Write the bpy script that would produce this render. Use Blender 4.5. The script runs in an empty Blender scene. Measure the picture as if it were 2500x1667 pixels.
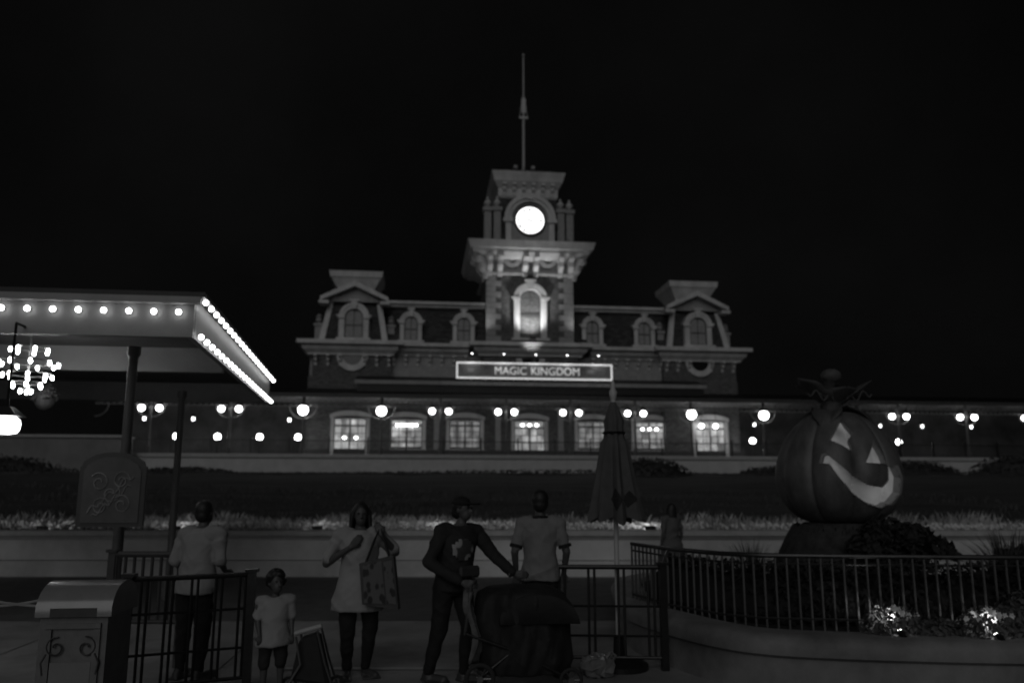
import bpy, bmesh, math, random
from mathutils import Vector, Matrix, Quaternion, noise
random.seed(7)
PI = math.pi
scene = bpy.context.scene
COL = scene.collection

# ------------------------------------------------------------------ camera, sky, sun, exposure
cam_data = bpy.data.cameras.new('camera')
cam_data.lens = 28.0
cam_data.sensor_width = 36.0
cam_data.shift_y = 0.012
cam_data.clip_start = 0.05
cam_data.clip_end = 2000
cam_data.dof.use_dof = True
cam_data.dof.focus_distance = 4.2
cam_data.dof.aperture_fstop = 1.7
cam = bpy.data.objects.new('camera', cam_data)
COL.objects.link(cam)
cam.location = (0, 0, 1.75)
cam.rotation_euler = (math.radians(100.0), 0, math.radians(-6.5))
scene.camera = cam

world = bpy.data.worlds.new('World')
scene.world = world
world.use_nodes = True
wn = world.node_tree
wn.nodes['Background'].inputs['Color'].default_value = (1, 1, 1, 1)
wn.nodes['Background'].inputs['Strength'].default_value = 0.0021
# faint even cloud cover lit by the town
_tc = wn.nodes.new('ShaderNodeTexCoord'); _nz = wn.nodes.new('ShaderNodeTexNoise'); _rp = wn.nodes.new('ShaderNodeMapRange')
_nz.inputs['Scale'].default_value = 2.2; _nz.inputs['Detail'].default_value = 5
_rp.inputs['From Min'].default_value = .3; _rp.inputs['From Max'].default_value = .7; _rp.inputs['To Min'].default_value = .55; _rp.inputs['To Max'].default_value = 1.7
wn.links.new(_tc.outputs['Generated'], _nz.inputs['Vector']); wn.links.new(_nz.outputs['Fac'], _rp.inputs['Value'])
wn.links.new(_rp.outputs[0], wn.nodes['Background'].inputs['Color'])

sun_data = bpy.data.lights.new('night_glow', 'SUN')
sun_data.energy = 0.33
sun_data.angle = math.radians(45)
sun = bpy.data.objects.new('night_glow', sun_data)
COL.objects.link(sun)
sun.rotation_euler = (math.radians(62), 0, math.radians(-14))

vs = scene.view_settings
vs.view_transform = 'Standard'
vs.look = 'None'
vs.exposure = 0
vs.gamma = 1
vs.use_curve_mapping = False
scene.render.engine = 'CYCLES'
scene.cycles.max_bounces = 4
scene.cycles.diffuse_bounces = 2
scene.cycles.glossy_bounces = 2
scene.cycles.sample_clamp_indirect = 1.0
scene.cycles.use_denoising = True

# ------------------------------------------------------------------ materials (the photograph is black and white)
MATS = {}
def M(name, v, rough=.65, nz=.18, scale=6.0, bump=0.0, metal=0.0, emit=0.0, stretch=(1, 1, 1)):
    if name in MATS:
        return MATS[name]
    m = bpy.data.materials.new(name); m.use_nodes = True
    nt = m.node_tree; b = nt.nodes['Principled BSDF']
    b.inputs['Roughness'].default_value = rough
    b.inputs['Metallic'].default_value = metal
    tc = nt.nodes.new('ShaderNodeTexCoord'); mp = nt.nodes.new('ShaderNodeMapping')
    mp.inputs['Scale'].default_value = stretch
    nt.links.new(tc.outputs['Object'], mp.inputs['Vector'])
    n = nt.nodes.new('ShaderNodeTexNoise'); n.inputs['Scale'].default_value = scale
    n.inputs['Detail'].default_value = 6; n.inputs['Roughness'].default_value = .65
    nt.links.new(mp.outputs['Vector'], n.inputs['Vector'])
    r = nt.nodes.new('ShaderNodeValToRGB')
    lo, hi = v*(1-nz), min(1, v*(1+nz))
    r.color_ramp.elements[0].position = .3; r.color_ramp.elements[1].position = .7
    r.color_ramp.elements[0].color = (lo, lo, lo, 1); r.color_ramp.elements[1].color = (hi, hi, hi, 1)
    nt.links.new(n.outputs['Fac'], r.inputs['Fac'])
    nt.links.new(r.outputs['Color'], b.inputs['Base Color'])
    if bump:
        bp = nt.nodes.new('ShaderNodeBump'); bp.inputs['Strength'].default_value = bump
        bp.inputs['Distance'].default_value = .02
        nt.links.new(n.outputs['Fac'], bp.inputs['Height']); nt.links.new(bp.outputs['Normal'], b.inputs['Normal'])
    if emit:
        b.inputs['Emission Color'].default_value = (1, 1, 1, 1)
        b.inputs['Emission Strength'].default_value = emit
    MATS[name] = m
    return m

def brick_mat(name, v, mortar, w, h, plane='xz', nz=.2, rough=.8, ms=.02, bump=.6):
    m = bpy.data.materials.new(name); m.use_nodes = True
    nt = m.node_tree; b = nt.nodes['Principled BSDF']; b.inputs['Roughness'].default_value = rough
    tc = nt.nodes.new('ShaderNodeTexCoord'); s = nt.nodes.new('ShaderNodeSeparateXYZ'); c = nt.nodes.new('ShaderNodeCombineXYZ')
    nt.links.new(tc.outputs['Object'], s.inputs[0])
    ad = nt.nodes.new('ShaderNodeMath'); ad.operation = 'ADD'
    nt.links.new(s.outputs['X'], ad.inputs[0])
    if plane == 'xz':
        nt.links.new(s.outputs['Y'], ad.inputs[1]); nt.links.new(s.outputs['Z'], c.inputs['Y'])
    else:
        ad.inputs[1].default_value = 0; nt.links.new(s.outputs['Y'], c.inputs['Y'])
    nt.links.new(ad.outputs[0], c.inputs['X'])
    t = nt.nodes.new('ShaderNodeTexBrick'); nt.links.new(c.outputs[0], t.inputs['Vector'])
    t.inputs['Scale'].default_value = 1; t.inputs['Brick Width'].default_value = w; t.inputs['Row Height'].default_value = h
    t.inputs['Mortar Size'].default_value = ms
    a, d = v*(1-nz), v*(1+nz)
    t.inputs['Color1'].default_value = (a, a, a, 1); t.inputs['Color2'].default_value = (d, d, d, 1)
    t.inputs['Mortar'].default_value = (mortar, mortar, mortar, 1)
    nt.links.new(t.outputs['Color'], b.inputs['Base Color'])
    bp = nt.nodes.new('ShaderNodeBump'); bp.inputs['Strength'].default_value = bump; bp.inputs['Distance'].default_value = .02
    bp.invert = True
    nt.links.new(t.outputs['Fac'], bp.inputs['Height']); nt.links.new(bp.outputs['Normal'], b.inputs['Normal'])
    return m

def glow_mat(name, lo, hi, scale=2.0, stretch=(1, 1, 1), p0=.35, p1=.65):
    """something that gives off light, uneven from place to place"""
    m = bpy.data.materials.new(name); m.use_nodes = True
    nt = m.node_tree; b = nt.nodes['Principled BSDF']; b.inputs['Base Color'].default_value = (.3, .3, .3, 1)
    b.inputs['Roughness'].default_value = .25
    tc = nt.nodes.new('ShaderNodeTexCoord'); mp = nt.nodes.new('ShaderNodeMapping'); mp.inputs['Scale'].default_value = stretch
    n = nt.nodes.new('ShaderNodeTexNoise'); n.inputs['Scale'].default_value = scale; n.inputs['Detail'].default_value = 3
    nt.links.new(tc.outputs['Object'], mp.inputs['Vector']); nt.links.new(mp.outputs['Vector'], n.inputs['Vector'])
    r = nt.nodes.new('ShaderNodeMapRange'); r.inputs['From Min'].default_value = p0; r.inputs['From Max'].default_value = p1
    r.inputs['To Min'].default_value = lo; r.inputs['To Max'].default_value = hi
    nt.links.new(n.outputs['Fac'], r.inputs['Value']); nt.links.new(r.outputs[0], b.inputs['Emission Strength'])
    b.inputs['Emission Color'].default_value = (1, 1, 1, 1)
    return m

TRIM = M('painted_trim', .58, .5, .22, 1.2, .15, 0, 0, (1, 1, .5))
TRIMD = M('weathered_trim', .30, .55, .18, 3, .2)
BRICK = brick_mat('brick_wall', .15, .07, .30, .10, nz=.4)
SLATE = brick_mat('slate_roof', .05, .02, .45, .22, nz=.45, bump=.9)
DARKROOF = M('dark_metal_roof', .02, .5, .2, 2, .1, .3)
IRON = M('black_iron', .022, .38, .3, 20, .05, .4)
GREYMETAL = M('grey_metal', .2, .35, .15, 14, .04, .8)
POLE = M('painted_pole', .5, .4, .1, 8)
STONE = M('cast_stone', .40, .8, .14, 4, .25)
GLASSD = M('dark_glass', .02, .12, .2, 3)
WALL = M('rendered_wall', .46, .8, .12, 1.2, .2)
GLOBE = M('lit_globe', .9, .3, .02, 3, emit=8.5)
BULB = M('lit_bulb', .9, .3, .02, 3, emit=7.0)
WINLIT = glow_mat('lit_window', .06, .55, 1.3, (1, 1, .5))
WINDIM = glow_mat('dim_window', .03, .22, 1.6, (1, 1, .6))
WINMID = glow_mat('curtained_window', .12, .38, 3.5, (3, 1, .15))
DIM_DORMER = glow_mat('dormer_pane', .035, .07, 1.2)

# ------------------------------------------------------------------ mesh helpers
class MB:
    def __init__(s): s.v = []; s.f = []
    def add(s, vs_, fs):
        o = len(s.v); s.v += [tuple(p) for p in vs_]; s.f += [tuple(i+o for i in f) for f in fs]; return s
    def box(s, x0, x1, y0, y1, z0, z1):
        return s.add([(x0,y0,z0),(x1,y0,z0),(x1,y1,z0),(x0,y1,z0),(x0,y0,z1),(x1,y0,z1),(x1,y1,z1),(x0,y1,z1)],
                     [(0,3,2,1),(4,5,6,7),(0,1,5,4),(1,2,6,5),(2,3,7,6),(3,0,4,7)])
    def frustum(s, cx, cy, z0, z1, a0, b0, a1, b1):
        """square loft: half widths a (x) and b (y) at z0 and z1"""
        return s.add([(cx-a0,cy-b0,z0),(cx+a0,cy-b0,z0),(cx+a0,cy+b0,z0),(cx-a0,cy+b0,z0),
                      (cx-a1,cy-b1,z1),(cx+a1,cy-b1,z1),(cx+a1,cy+b1,z1),(cx-a1,cy+b1,z1)],
                     [(0,3,2,1),(4,5,6,7),(0,1,5,4),(1,2,6,5),(2,3,7,6),(3,0,4,7)])
    def prism(s, poly, y0, y1):
        """polygon in x,z (counter clockwise seen from the front) from y0 (front) to y1 (back)"""
        n = len(poly)
        vs_ = [(x, y0, z) for x, z in poly] + [(x, y1, z) for x, z in poly]
        fs = [tuple(range(n)), tuple(range(2*n-1, n-1, -1))]
        fs += [(i, n+i, n+(i+1) % n, (i+1) % n) for i in range(n)]
        return s.add(vs_, fs)
    def prismx(s, poly, x0, x1):
        """polygon in y,z swept along x"""
        n = len(poly)
        vs_ = [(x0, y, z) for y, z in poly] + [(x1, y, z) for y, z in poly]
        fs = [tuple(range(n)), tuple(range(2*n-1, n-1, -1))]
        fs += [(i, n+i, n+(i+1) % n, (i+1) % n) for i in range(n)]
        return s.add(vs_, fs)
    def ring(s, cx, cz, r0, r1, a0, a1, y0, y1, n=16):
        """arched band in the x,z plane"""
        vs_ = []; fs = []
        for i in range(n+1):
            a = a0+(a1-a0)*i/n; c, d = math.cos(a), math.sin(a)
            vs_ += [(cx+r0*c, y0, cz+r0*d), (cx+r1*c, y0, cz+r1*d), (cx+r1*c, y1, cz+r1*d), (cx+r0*c, y1, cz+r0*d)]
        for i in range(n):
            k = 4*i
            for j in range(4): fs.append((k+j, k+(j+1) % 4, k+4+(j+1) % 4, k+4+j))
        fs += [(3,2,1,0), (4*n, 4*n+1, 4*n+2, 4*n+3)]
        return s.add(vs_, fs)
    def disc(s, cx, cz, r, y0, y1, n=28, a0=0, a1=2*PI):
        full = abs(a1-a0-2*PI) < 1e-6
        k = n if full else n+1
        return s.prism([(cx+r*math.cos(a0+(a1-a0)*i/n), cz+r*math.sin(a0+(a1-a0)*i/n)) for i in range(k)], y0, y1)
    def tube(s, pts, r, n=8, cap=True):
        """tube through points; r a number or one per point"""
        pts = [Vector(p) for p in pts]; m = len(pts)
        rs = r if isinstance(r, (list, tuple)) else [r]*m
        vs_ = []; fs = []; u = None
        for i, p in enumerate(pts):
            t = (pts[min(i+1, m-1)]-pts[max(i-1, 0)])
            if t.length < 1e-9: t = Vector((0, 0, 1))
            t.normalize()
            if u is None:
                u = t.orthogonal().normalized()
            else:
                u = (u-t*u.dot(t))
                u = u.normalized() if u.length > 1e-6 else t.orthogonal().normalized()
            w = t.cross(u)
            for k in range(n):
                a = 2*PI*k/n; vs_.append(p+(u*math.cos(a)+w*math.sin(a))*rs[i])
        for i in range(m-1):
            for k in range(n):
                fs.append((i*n+k, i*n+(k+1) % n, (i+1)*n+(k+1) % n, (i+1)*n+k))
        if cap: fs += [tuple(range(n-1, -1, -1)), tuple(range((m-1)*n, m*n))]
        return s.add(vs_, fs)
    def lathe(s, cx, cy, prof, n=14):
        """profile of (r, z) turned about the vertical through cx, cy"""
        m = len(prof); vs_ = []; fs = []
        for r, z in prof:
            for k in range(n):
                a = 2*PI*k/n; vs_.append((cx+r*math.cos(a), cy+r*math.sin(a), z))
        for i in range(m-1):
            for k in range(n): fs.append((i*n+k, i*n+(k+1) % n, (i+1)*n+(k+1) % n, (i+1)*n+k))
        fs += [tuple(range(n-1, -1, -1)), tuple(range((m-1)*n, m*n))]
        return s.add(vs_, fs)
    def ball(s, c, r, nu=14, nv=9):
        rx, ry, rz = r if isinstance(r, (list, tuple)) else (r, r, r)
        vs_ = [(c[0], c[1], c[2]-rz)]; fs = []
        for i in range(1, nv):
            a = -PI/2+PI*i/nv
            for k in range(nu):
                b = 2*PI*k/nu; vs_.append((c[0]+rx*math.cos(a)*math.cos(b), c[1]+ry*math.cos(a)*math.sin(b), c[2]+rz*math.sin(a)))
        vs_.append((c[0], c[1], c[2]+rz)); top = len(vs_)-1
        for k in range(nu):
            fs.append((0, 1+(k+1) % nu, 1+k)); fs.append((top, top-nu+k, top-nu+(k+1) % nu))
        for i in range(nv-2):
            for k in range(nu):
                a = 1+i*nu; fs.append((a+k, a+(k+1) % nu, a+nu+(k+1) % nu, a+nu+k))
        return s.add(vs_, fs)

def world_loc(o):
    p = Vector((0, 0, 0))
    while o is not None: p = p+o.location; o = o.parent
    return p
def obj(name, mb, mat, parent=None, smooth=False, loc=None, rot=None):
    """one mesh object; vertices are given in world metres (or local to loc)"""
    me = bpy.data.meshes.new(name)
    off = world_loc(parent) if (parent is not None and loc is None) else Vector((0, 0, 0))
    me.from_pydata([(x-off.x, y-off.y, z-off.z) for x, y, z in mb.v], [], mb.f)
    me.materials.append(mat)
    if smooth:
        me.polygons.foreach_set('use_smooth', [True]*len(me.polygons))
        try: me.set_sharp_from_angle(angle=math.radians(40))
        except Exception: pass
    o = bpy.data.objects.new(name, me); COL.objects.link(o)
    if parent is not None: o.parent = parent
    if loc is not None:
        o.location = Vector(loc)-(world_loc(parent) if parent is not None else Vector((0, 0, 0)))
    if rot is not None: o.rotation_euler = rot
    return o
def copy_at(src, loc, parent, rot=None):
    c = src.copy(); COL.objects.link(c); c.parent = parent
    c.location = Vector(loc)-(world_loc(parent) if parent is not None else Vector((0, 0, 0)))
    if rot is not None: c.rotation_euler = rot
    return c
def thing(name, loc, label, cat, group=None):
    e = bpy.data.objects.new(name, None); COL.objects.link(e); e.location = loc; e.empty_display_size = .2
    return tag(e, label, cat, group)
def tag(o, label, cat, group=None):
    o['label'] = label; o['category'] = cat
    if group: o['group'] = group
    return o
def struct(name, mb, mat, smooth=False):
    o = obj(name, mb, mat, None, smooth); o['kind'] = 'structure'; return o
def copy_thing(root, dloc, label, group=None):
    r = root.copy(); COL.objects.link(r); r.location = dloc; r['label'] = label
    if group: r['group'] = group
    for ch in root.children:
        c = ch.copy(); COL.objects.link(c); c.parent = r
        for g in ch.children:
            d = g.copy(); COL.objects.link(d); d.parent = c
    return r

# ------------------------------------------------------------------ ground, plaza, berm
struct('ground', MB().add([(-300,-60,0),(300,-60,0),(300,500,0),(-300,500,0)], [(0,1,2,3)]), M('plaza_concrete', .22, .75, .4, .9, .3))
struct('asphalt_road', MB().add([(-30,14.9,.004),(30,8.6,.004),(30,14.0,.004),(-30,21.2,.004)], [(0,1,2,3)]), M('dark_asphalt', .085, .8, .25, 3, .3))
struct('pavement_line', MB().add([(-1.35,8.70,.008),(1.25,8.40,.008),(1.25,8.50,.008),(-1.35,8.82,.008)], [(0,1,2,3)]), M('pale_line', .34, .7, .2, 5))
mb = MB()
for y in (2.0, 4.4, 6.6): mb.box(-30, 30, y, y+.012, .0042, .0052)
for x in (-7.2, -4.6, -2.0, .6, 3.2, 5.8): mb.box(x, x+.012, -5, 11.0, .0042, .0052)
struct('paving_joints', mb, M('joint_dirt', .05, .9))
# berm: rises from the low wall to the foot of the platform
def berm_z(y):
    pts = [(17.5, .90), (20, .95), (24, 1.05), (30, 1.62), (38, 2.35), (45, 2.82), (52, 3.05), (60, 3.1)]
    for (a, za), (b, zb) in zip(pts, pts[1:]):
        if y <= b: return za+(zb-za)*max(0, y-a)/(b-a)
    return pts[-1][1]
def wall_y(x): return 17.98-.117*x          # front face of the low wall
mb = MB(); NX, NY = 70, 34; vs_ = []
for i in range(NX+1):
    x = -70+i*2.1
    for j in range(NY+1):
        y0 = wall_y(max(-20, min(20, x)))+.35
        y = y0+(60.2-y0)*(j/NY)**1.3
        vs_.append((x, y, berm_z(y)+.06*math.sin(x*.9+y*.4)*math.sin(y*.31) - (0 if y > 19.5 else .05)))
mb.add(vs_, [(i*(NY+1)+j, (i+1)*(NY+1)+j, (i+1)*(NY+1)+j+1, i*(NY+1)+j+1) for i in range(NX) for j in range(NY)])
struct('grassy_bank', mb, M('bank_lawn', .030, .95, .8, .5, .8, 0, 0, (.35, 1.6, 1)), True)
# ------------------------------------------------------------------ the station
AX, FY = 8.85, 65.0
ST = thing('railway_station', (AX, FY, 4.65), 'Victorian brick railway station with clock tower and mansard roof at the top of the bank', 'station')
# platform wall, platform
pl = thing('station_platform', (AX, 60, 3), 'long pale raised platform wall below the station porch', 'platform')
obj('retaining_wall', MB().box(-20.0, 62, 60.0, 60.5, 2.9, 4.40), WALL, pl)
obj('coping', MB().box(-20.1, 62, 59.85, 60.6, 4.40, 4.66), STONE, pl)
obj('deck', MB().box(-62, 62, 60.62, 80, 4.3, 4.64), M('platform_paving', .2, .8, .15, 2), pl)
aw = thing('abutment_wall', (-40, 59, 2.5), 'tall grey abutment wall at the far left end of the platform', 'wall')
obj('wall_face', MB().box(-62, -20.6, 58.2, 60.4, 2.5, 5.62), M('abutment_render', .2, .85, .2, .8, .3), aw)
obj('coping', MB().box(-62, -20.5, 58.05, 60.5, 5.624, 5.8), STONE, aw)

# walls
mb = MB(); mb.box(AX-18.0, AX+18.0, FY, FY+9, 4.64, 11.2)
obj('wall', mb, BRICK, ST)
for s in (-1, 1):
    cx = AX+s*14.45
    obj('wall', MB().box(cx-3.15, cx+3.15, FY-.7, FY-.004, 4.65, 13.1), BRICK, ST)
obj('frieze', MB().box(AX-11.6, AX+11.6, FY-.10, FY+8.5, 11.2, 13.1), TRIMD, ST)
obj('frieze', MB().box(AX-17.9, AX-11.61, FY+.02, FY+8.5, 11.2, 13.1), TRIMD, ST)
obj('frieze', MB().box(AX+11.61, AX+17.9, FY+.02, FY+8.5, 11.2, 13.1), TRIMD, ST)
obj('plinth', MB().box(AX-18.05, AX+18.05, FY-.82, FY-.72, 4.66, 5.25), M('dark_plinth', .06, .8, .2, 3), ST)

# main cornice with breaks forward at tower and pavilions
def cornice(x0, x1, yf, z0, z1, over, name='cornice'):
    o = obj(name, MB().prismx([(yf+.3, z0), (yf-.15, z0), (yf-.2, z0+.12), (yf-.55*over, z0+.34), (yf-.6*over, z1-.34), (yf-over, z1-.26), (yf-over, z1), (yf+.3, z1)], x0, x1), TRIM, ST)
    return o
cornice(AX-11.4, AX-5.1, FY-.1, 12.9, 13.85, 1.0)
cornice(AX+5.1, AX+11.4, FY-.1, 12.9, 13.85, 1.0)
def boxcornice(cx, hw, yf, depth, z0, z1, over, name='cornice'):
    """cornice that returns round the two sides of a projecting block"""
    cy = yf+depth/2; hd = depth/2
    mb = MB()
    prof = [(0.0, z0), (.15*over+.05, z0+.04), (.2*over, z0+.14), (.55*over, z0+.40*(z1-z0)), (.62*over, z1-.36*(z1-z0)), (over, z1-.28*(z1-z0)), (over, z1)]
    for (a, za), (b, zb) in zip(prof, prof[1:]): mb.frustum(cx, cy, za, zb, hw+a, hd+a, hw+b, hd+b)
    return obj(name, mb, TRIM, ST)
boxcornice(AX, 4.1, FY-.75, 2.4, 12.9, 13.98, 1.0)
for s in (-1, 1): boxcornice(AX+s*14.6, 3.25, FY-.7, 4, 12.75, 13.9, .95)

# modillion brackets under the main cornice, one mesh shared
def bracket_mesh(w, d, h):
    pr = [(0, 0), (-.12*d, 0), (-.2*d, .25*h), (-.55*d, .45*h), (-.62*d, .7*h), (-d, .82*h), (-d, h), (0, h)]
    return MB().prismx(pr, -w/2, w/2)
br = obj('bracket', bracket_mesh(.22, .62, .85), TRIM, ST, loc=(AX-11.2, FY-.102, 12.08))
for i in range(1, 7): copy_at(br, (AX-11.2+i*.98, FY-.102, 12.08), ST)
for i in range(7): copy_at(br, (AX+5.3+i*.98, FY-.102, 12.08), ST)
for s in (-1, 1):
    for k in range(7): 
        if k == 3: continue
        copy_at(br, (AX+s*14.45-2.9+k*.967, FY-.702, 11.92), ST)
# round medallions under pavilions and tower
for cx, yf, r in ((AX-14.45, FY-.7, 1.25), (AX+14.45, FY-.7, 1.25), (AX, FY-.75, 1.2)):
    md = obj('medallion', MB().ring(cx, 12.75, r*.62, r, PI, 2*PI, yf-.16, yf+.02, 20), TRIM, ST)
    obj('opening', MB().disc(cx, 12.75, r*.6, yf-.05, yf+.02, 20, PI, 2*PI), GLASSD, md)
obj('tower_base', MB().box(AX-3.95, AX+3.95, FY-.75, FY+.5, 9.8, 12.9), BRICK, ST)

# mansard roof
for s in (-1, 1):
    xa, xb = sorted((AX+s*3.66, AX+s*12.2))
    obj('mansard_roof', MB().prismx([(FY+.15, 13.85), (FY+1.2, 17.25), (FY+7, 17.25), (FY+7, 13.85)], xa, xb), SLATE, ST)
    obj('roof_band', MB().prismx([(FY+1.25, 17.2), (FY+.85, 17.25), (FY+.78, 17.42), (FY+.6, 17.5), (FY+.6, 17.72), (FY+7, 17.72), (FY+7, 17.2)], xa, xb), TRIM, ST)

# an arched window with hood, keystone, imposts, sill, sash and panes
def arched_window(cx, yf, sill, spring, w, t, dep, name, panes, pmat, parent=ST, key=True, cols=2, rows=2, trim=TRIM):
    r = w/2
    h = obj(name, MB().ring(cx, spring, r, r+t, 0, PI, yf-dep, yf+.05, 20)
            .box(cx-r-t, cx-r, yf-dep, yf+.05, sill, spring).box(cx+r, cx+r+t, yf-dep, yf+.05, sill, spring)
            .ring(cx, spring, r+t*.62, r+t+.06, 0, PI, yf-dep-.07, yf-dep+.001, 20), trim, parent)
    for q in (-1, 1):
        a0, a1 = sorted((cx+q*(r+t+.12), cx+q*(r-.03))); b0_, b1_ = sorted((cx+q*(r+t+.24), cx+q*(r+.02)))
        obj('impost', MB().prism([(a0, spring-.08), (a1, spring-.08), (a1, spring+.08), (b1_, spring+.08), (b1_, spring+.2), (b0_, spring+.2), (b0_, spring+.1), (a0, spring+.08)] if q > 0 else
                                 [(a0, spring-.08), (a1, spring-.08), (a1, spring+.08), (b1_, spring+.1), (b1_, spring+.2), (b0_, spring+.2), (b0_, spring+.1), (a0, spring+.08)], yf-dep-.12, yf-dep+.1), trim, h)
    if key:
        obj('keystone', MB().prism([(cx-.13*w/1.1, spring+r-.06), (cx+.13*w/1.1, spring+r-.06), (cx+.2*w/1.1, spring+r+t+.18), (cx-.2*w/1.1, spring+r+t+.18)], yf-dep-.16, yf-dep+.1)
            .box(cx-.3*w/1.1, cx+.3*w/1.1, yf-dep-.2, yf-dep+.1, spring+r+t+.182, spring+r+t+.32), trim, h)
    obj('sill', MB().box(cx-r-t-.2, cx+r+t+.2, yf-dep-.22, yf+.04, sill-.2, sill-.002), trim, h)
    # sash
    fr = MB().ring(cx, spring, r-.09, r-.004, 0, PI, yf-.02, yf+.06, 18).box(cx-r+.004, cx-r+.09, yf-.02, yf+.06, sill, spring).box(cx+r-.09, cx+r-.004, yf-.02, yf+.06, sill, spring)
    fr.box(cx-r+.09, cx+r-.09, yf-.02, yf+.06, sill, sill+.1)
    zs = [sill+.1+(spring+r*.35-sill)*k/rows for k in range(1, rows)]
    for z in zs: fr.box(cx-r+.09, cx+r-.09, yf-.015, yf+.05, z-.05, z+.05)
    for k in range(1, cols):
        x = cx-r+w*k/cols; fr.box(x-.03, x+.03, yf-.01, yf+.045, sill+.1, spring+math.sqrt(max(0, r*r-(x-cx)**2))-.05)
    obj('sash', fr, M('dark_sash', .05, .5, .1, 5), h)
    # panes, one by one
    zz = [sill]+zs+[None]
    for k in range(cols):
        xa, xb = cx-r+w*k/cols, cx-r+w*(k+1)/cols
        for j in range(rows):
            z0 = zz[j]
            if zz[j+1] is not None:
                poly = [(xa, z0), (xb, z0), (xb, zz[j+1]), (xa, zz[j+1])]
            else:
                xs = [xb+(xa-xb)*q/6 for q in range(7)]
                poly = [(xa, z0), (xb, z0)]+[(x, spring+math.sqrt(max(0, r*r-(x-cx)**2))-.001) for x in xs]
            obj('pane', MB().prism(poly, yf+.03, yf+.04), pmat[j] if isinstance(pmat, list) else pmat, h)
    return h
for dx in (-9.85, -5.5, 5.4, 9.9):
    cx = AX+dx
    dm = obj('dormer', MB().box(cx-.72, cx+.72, FY-.05, FY+1.1, 13.86, 15.7).disc(cx, 15.7, .72, FY-.05, FY+1.1, 20, 0, PI), TRIMD, ST)
    arched_window(cx, FY-.06, 14.2, 15.7, 1.12, .34, .12, 'dormer_window', 4, DIM_DORMER)

# end pavilions
for s in (-1, 1):
    cx = AX+s*14.45; yf = FY-.55
    pv = obj('pavilion_roof', MB().frustum(cx, yf+2.6, 13.9, 17.3, 2.75, 2.6, 2.1, 1.9), SLATE, ST)
    for q in (-1, 1):        # sloping pilasters
        xb, xt = cx+q*2.55, cx+q*1.95
        obj('pilaster', MB().add([(xb-.24,yf-.12,13.9),(xb+.24,yf-.12,13.9),(xb+.24,yf+.3,13.9),(xb-.24,yf+.3,13.9),
                                  (xt-.2,yf+.55,17.3),(xt+.2,yf+.55,17.3),(xt+.2,yf+.95,17.3),(xt-.2,yf+.95,17.3)],
                                 [(0,3,2,1),(4,5,6,7),(0,1,5,4),(1,2,6,5),(2,3,7,6),(3,0,4,7)]), TRIM, pv)
        obj('side_finial', MB().box(cx+q*2.95-.28, cx+q*2.95+.28, yf+1.0, yf+1.5, 13.9, 15.4).box(cx+q*2.95-.38, cx+q*2.95+.38, yf+.9, yf+1.6, 15.402, 15.6)
            .lathe(cx+q*2.95, yf+1.25, [(.12,15.602),(.3,15.85),(.2,16.05),(.28,16.2),(.05,16.45)], 10), TRIMD, pv)
    # gable
    gb = obj('gable', MB().prism([(cx-2.2, 17.3), (cx+2.2, 17.3), (cx, 18.55)], yf+.25, yf+2.5), TRIMD, ST)
    for q in (-1, 1):
        obj('raking_cornice', MB().prism([(cx+q*2.75, 17.25), (cx+q*2.75, 17.6), (cx, 18.95), (cx, 18.5)][::q], yf-.35, yf+.6), TRIM, gb)
        obj('return', MB().box(*sorted((cx+q*2.05, cx+q*2.85)), yf-.4, yf+.7, 17.0, 17.25), TRIM, gb)
    cap = obj('roof_cap', MB().frustum(cx, yf+2.6, 17.302, 18.5, 2.0, 1.85, 1.45, 1.45).frustum(cx, yf+2.6, 18.501, 19.5, 1.45, 1.45, 2.05, 2.0)
              .frustum(cx, yf+2.6, 19.501, 20.0, 2.12, 2.06, 2.2, 2.12), TRIM, ST)
    obj('pavilion_window_block', MB().box(cx-1.25, cx+1.25, yf-.05, yf+1.2, 13.9, 15.9).disc(cx, 15.9, 1.25, yf-.05, yf+1.2, 20, 0, PI), TRIMD, ST)
    arched_window(cx, yf-.06, 14.2, 15.9, 1.5, .42, .14, 'pavilion_window', 4, [GLASSD, DIM_DORMER], cols=2)

# tower shaft
TY = FY-.62
obj('tower_shaft', MB().box(AX-3.62, AX+3.62, TY, FY+6.4, 13.98, 19.9), BRICK, ST)
mb_long = MB().box(-.62, .62, -.07, .3, 0, .44); mb_short = MB().box(-.40, .40, -.07, .3, 0, .44)
ql = obj('quoin', mb_long, TRIMD, ST, loc=(AX-3.06, TY, 14.2)); qs = obj('quoin', mb_short, TRIMD, ST, loc=(AX-3.28, TY, 14.67))
for i in range(12):
    z = 14.2+i*.47
    for s in (-1, 1):
        if i < 2 and s == -1: continue
        copy_at(ql if i % 2 == 0 else qs, (AX+s*(3.06 if i % 2 == 0 else 3.28), TY, z), ST)
obj('tower_sill_band', MB().box(AX-3.8, AX+3.8, TY-.15, TY-.002, 13.99, 14.18), TRIM, ST)

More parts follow.
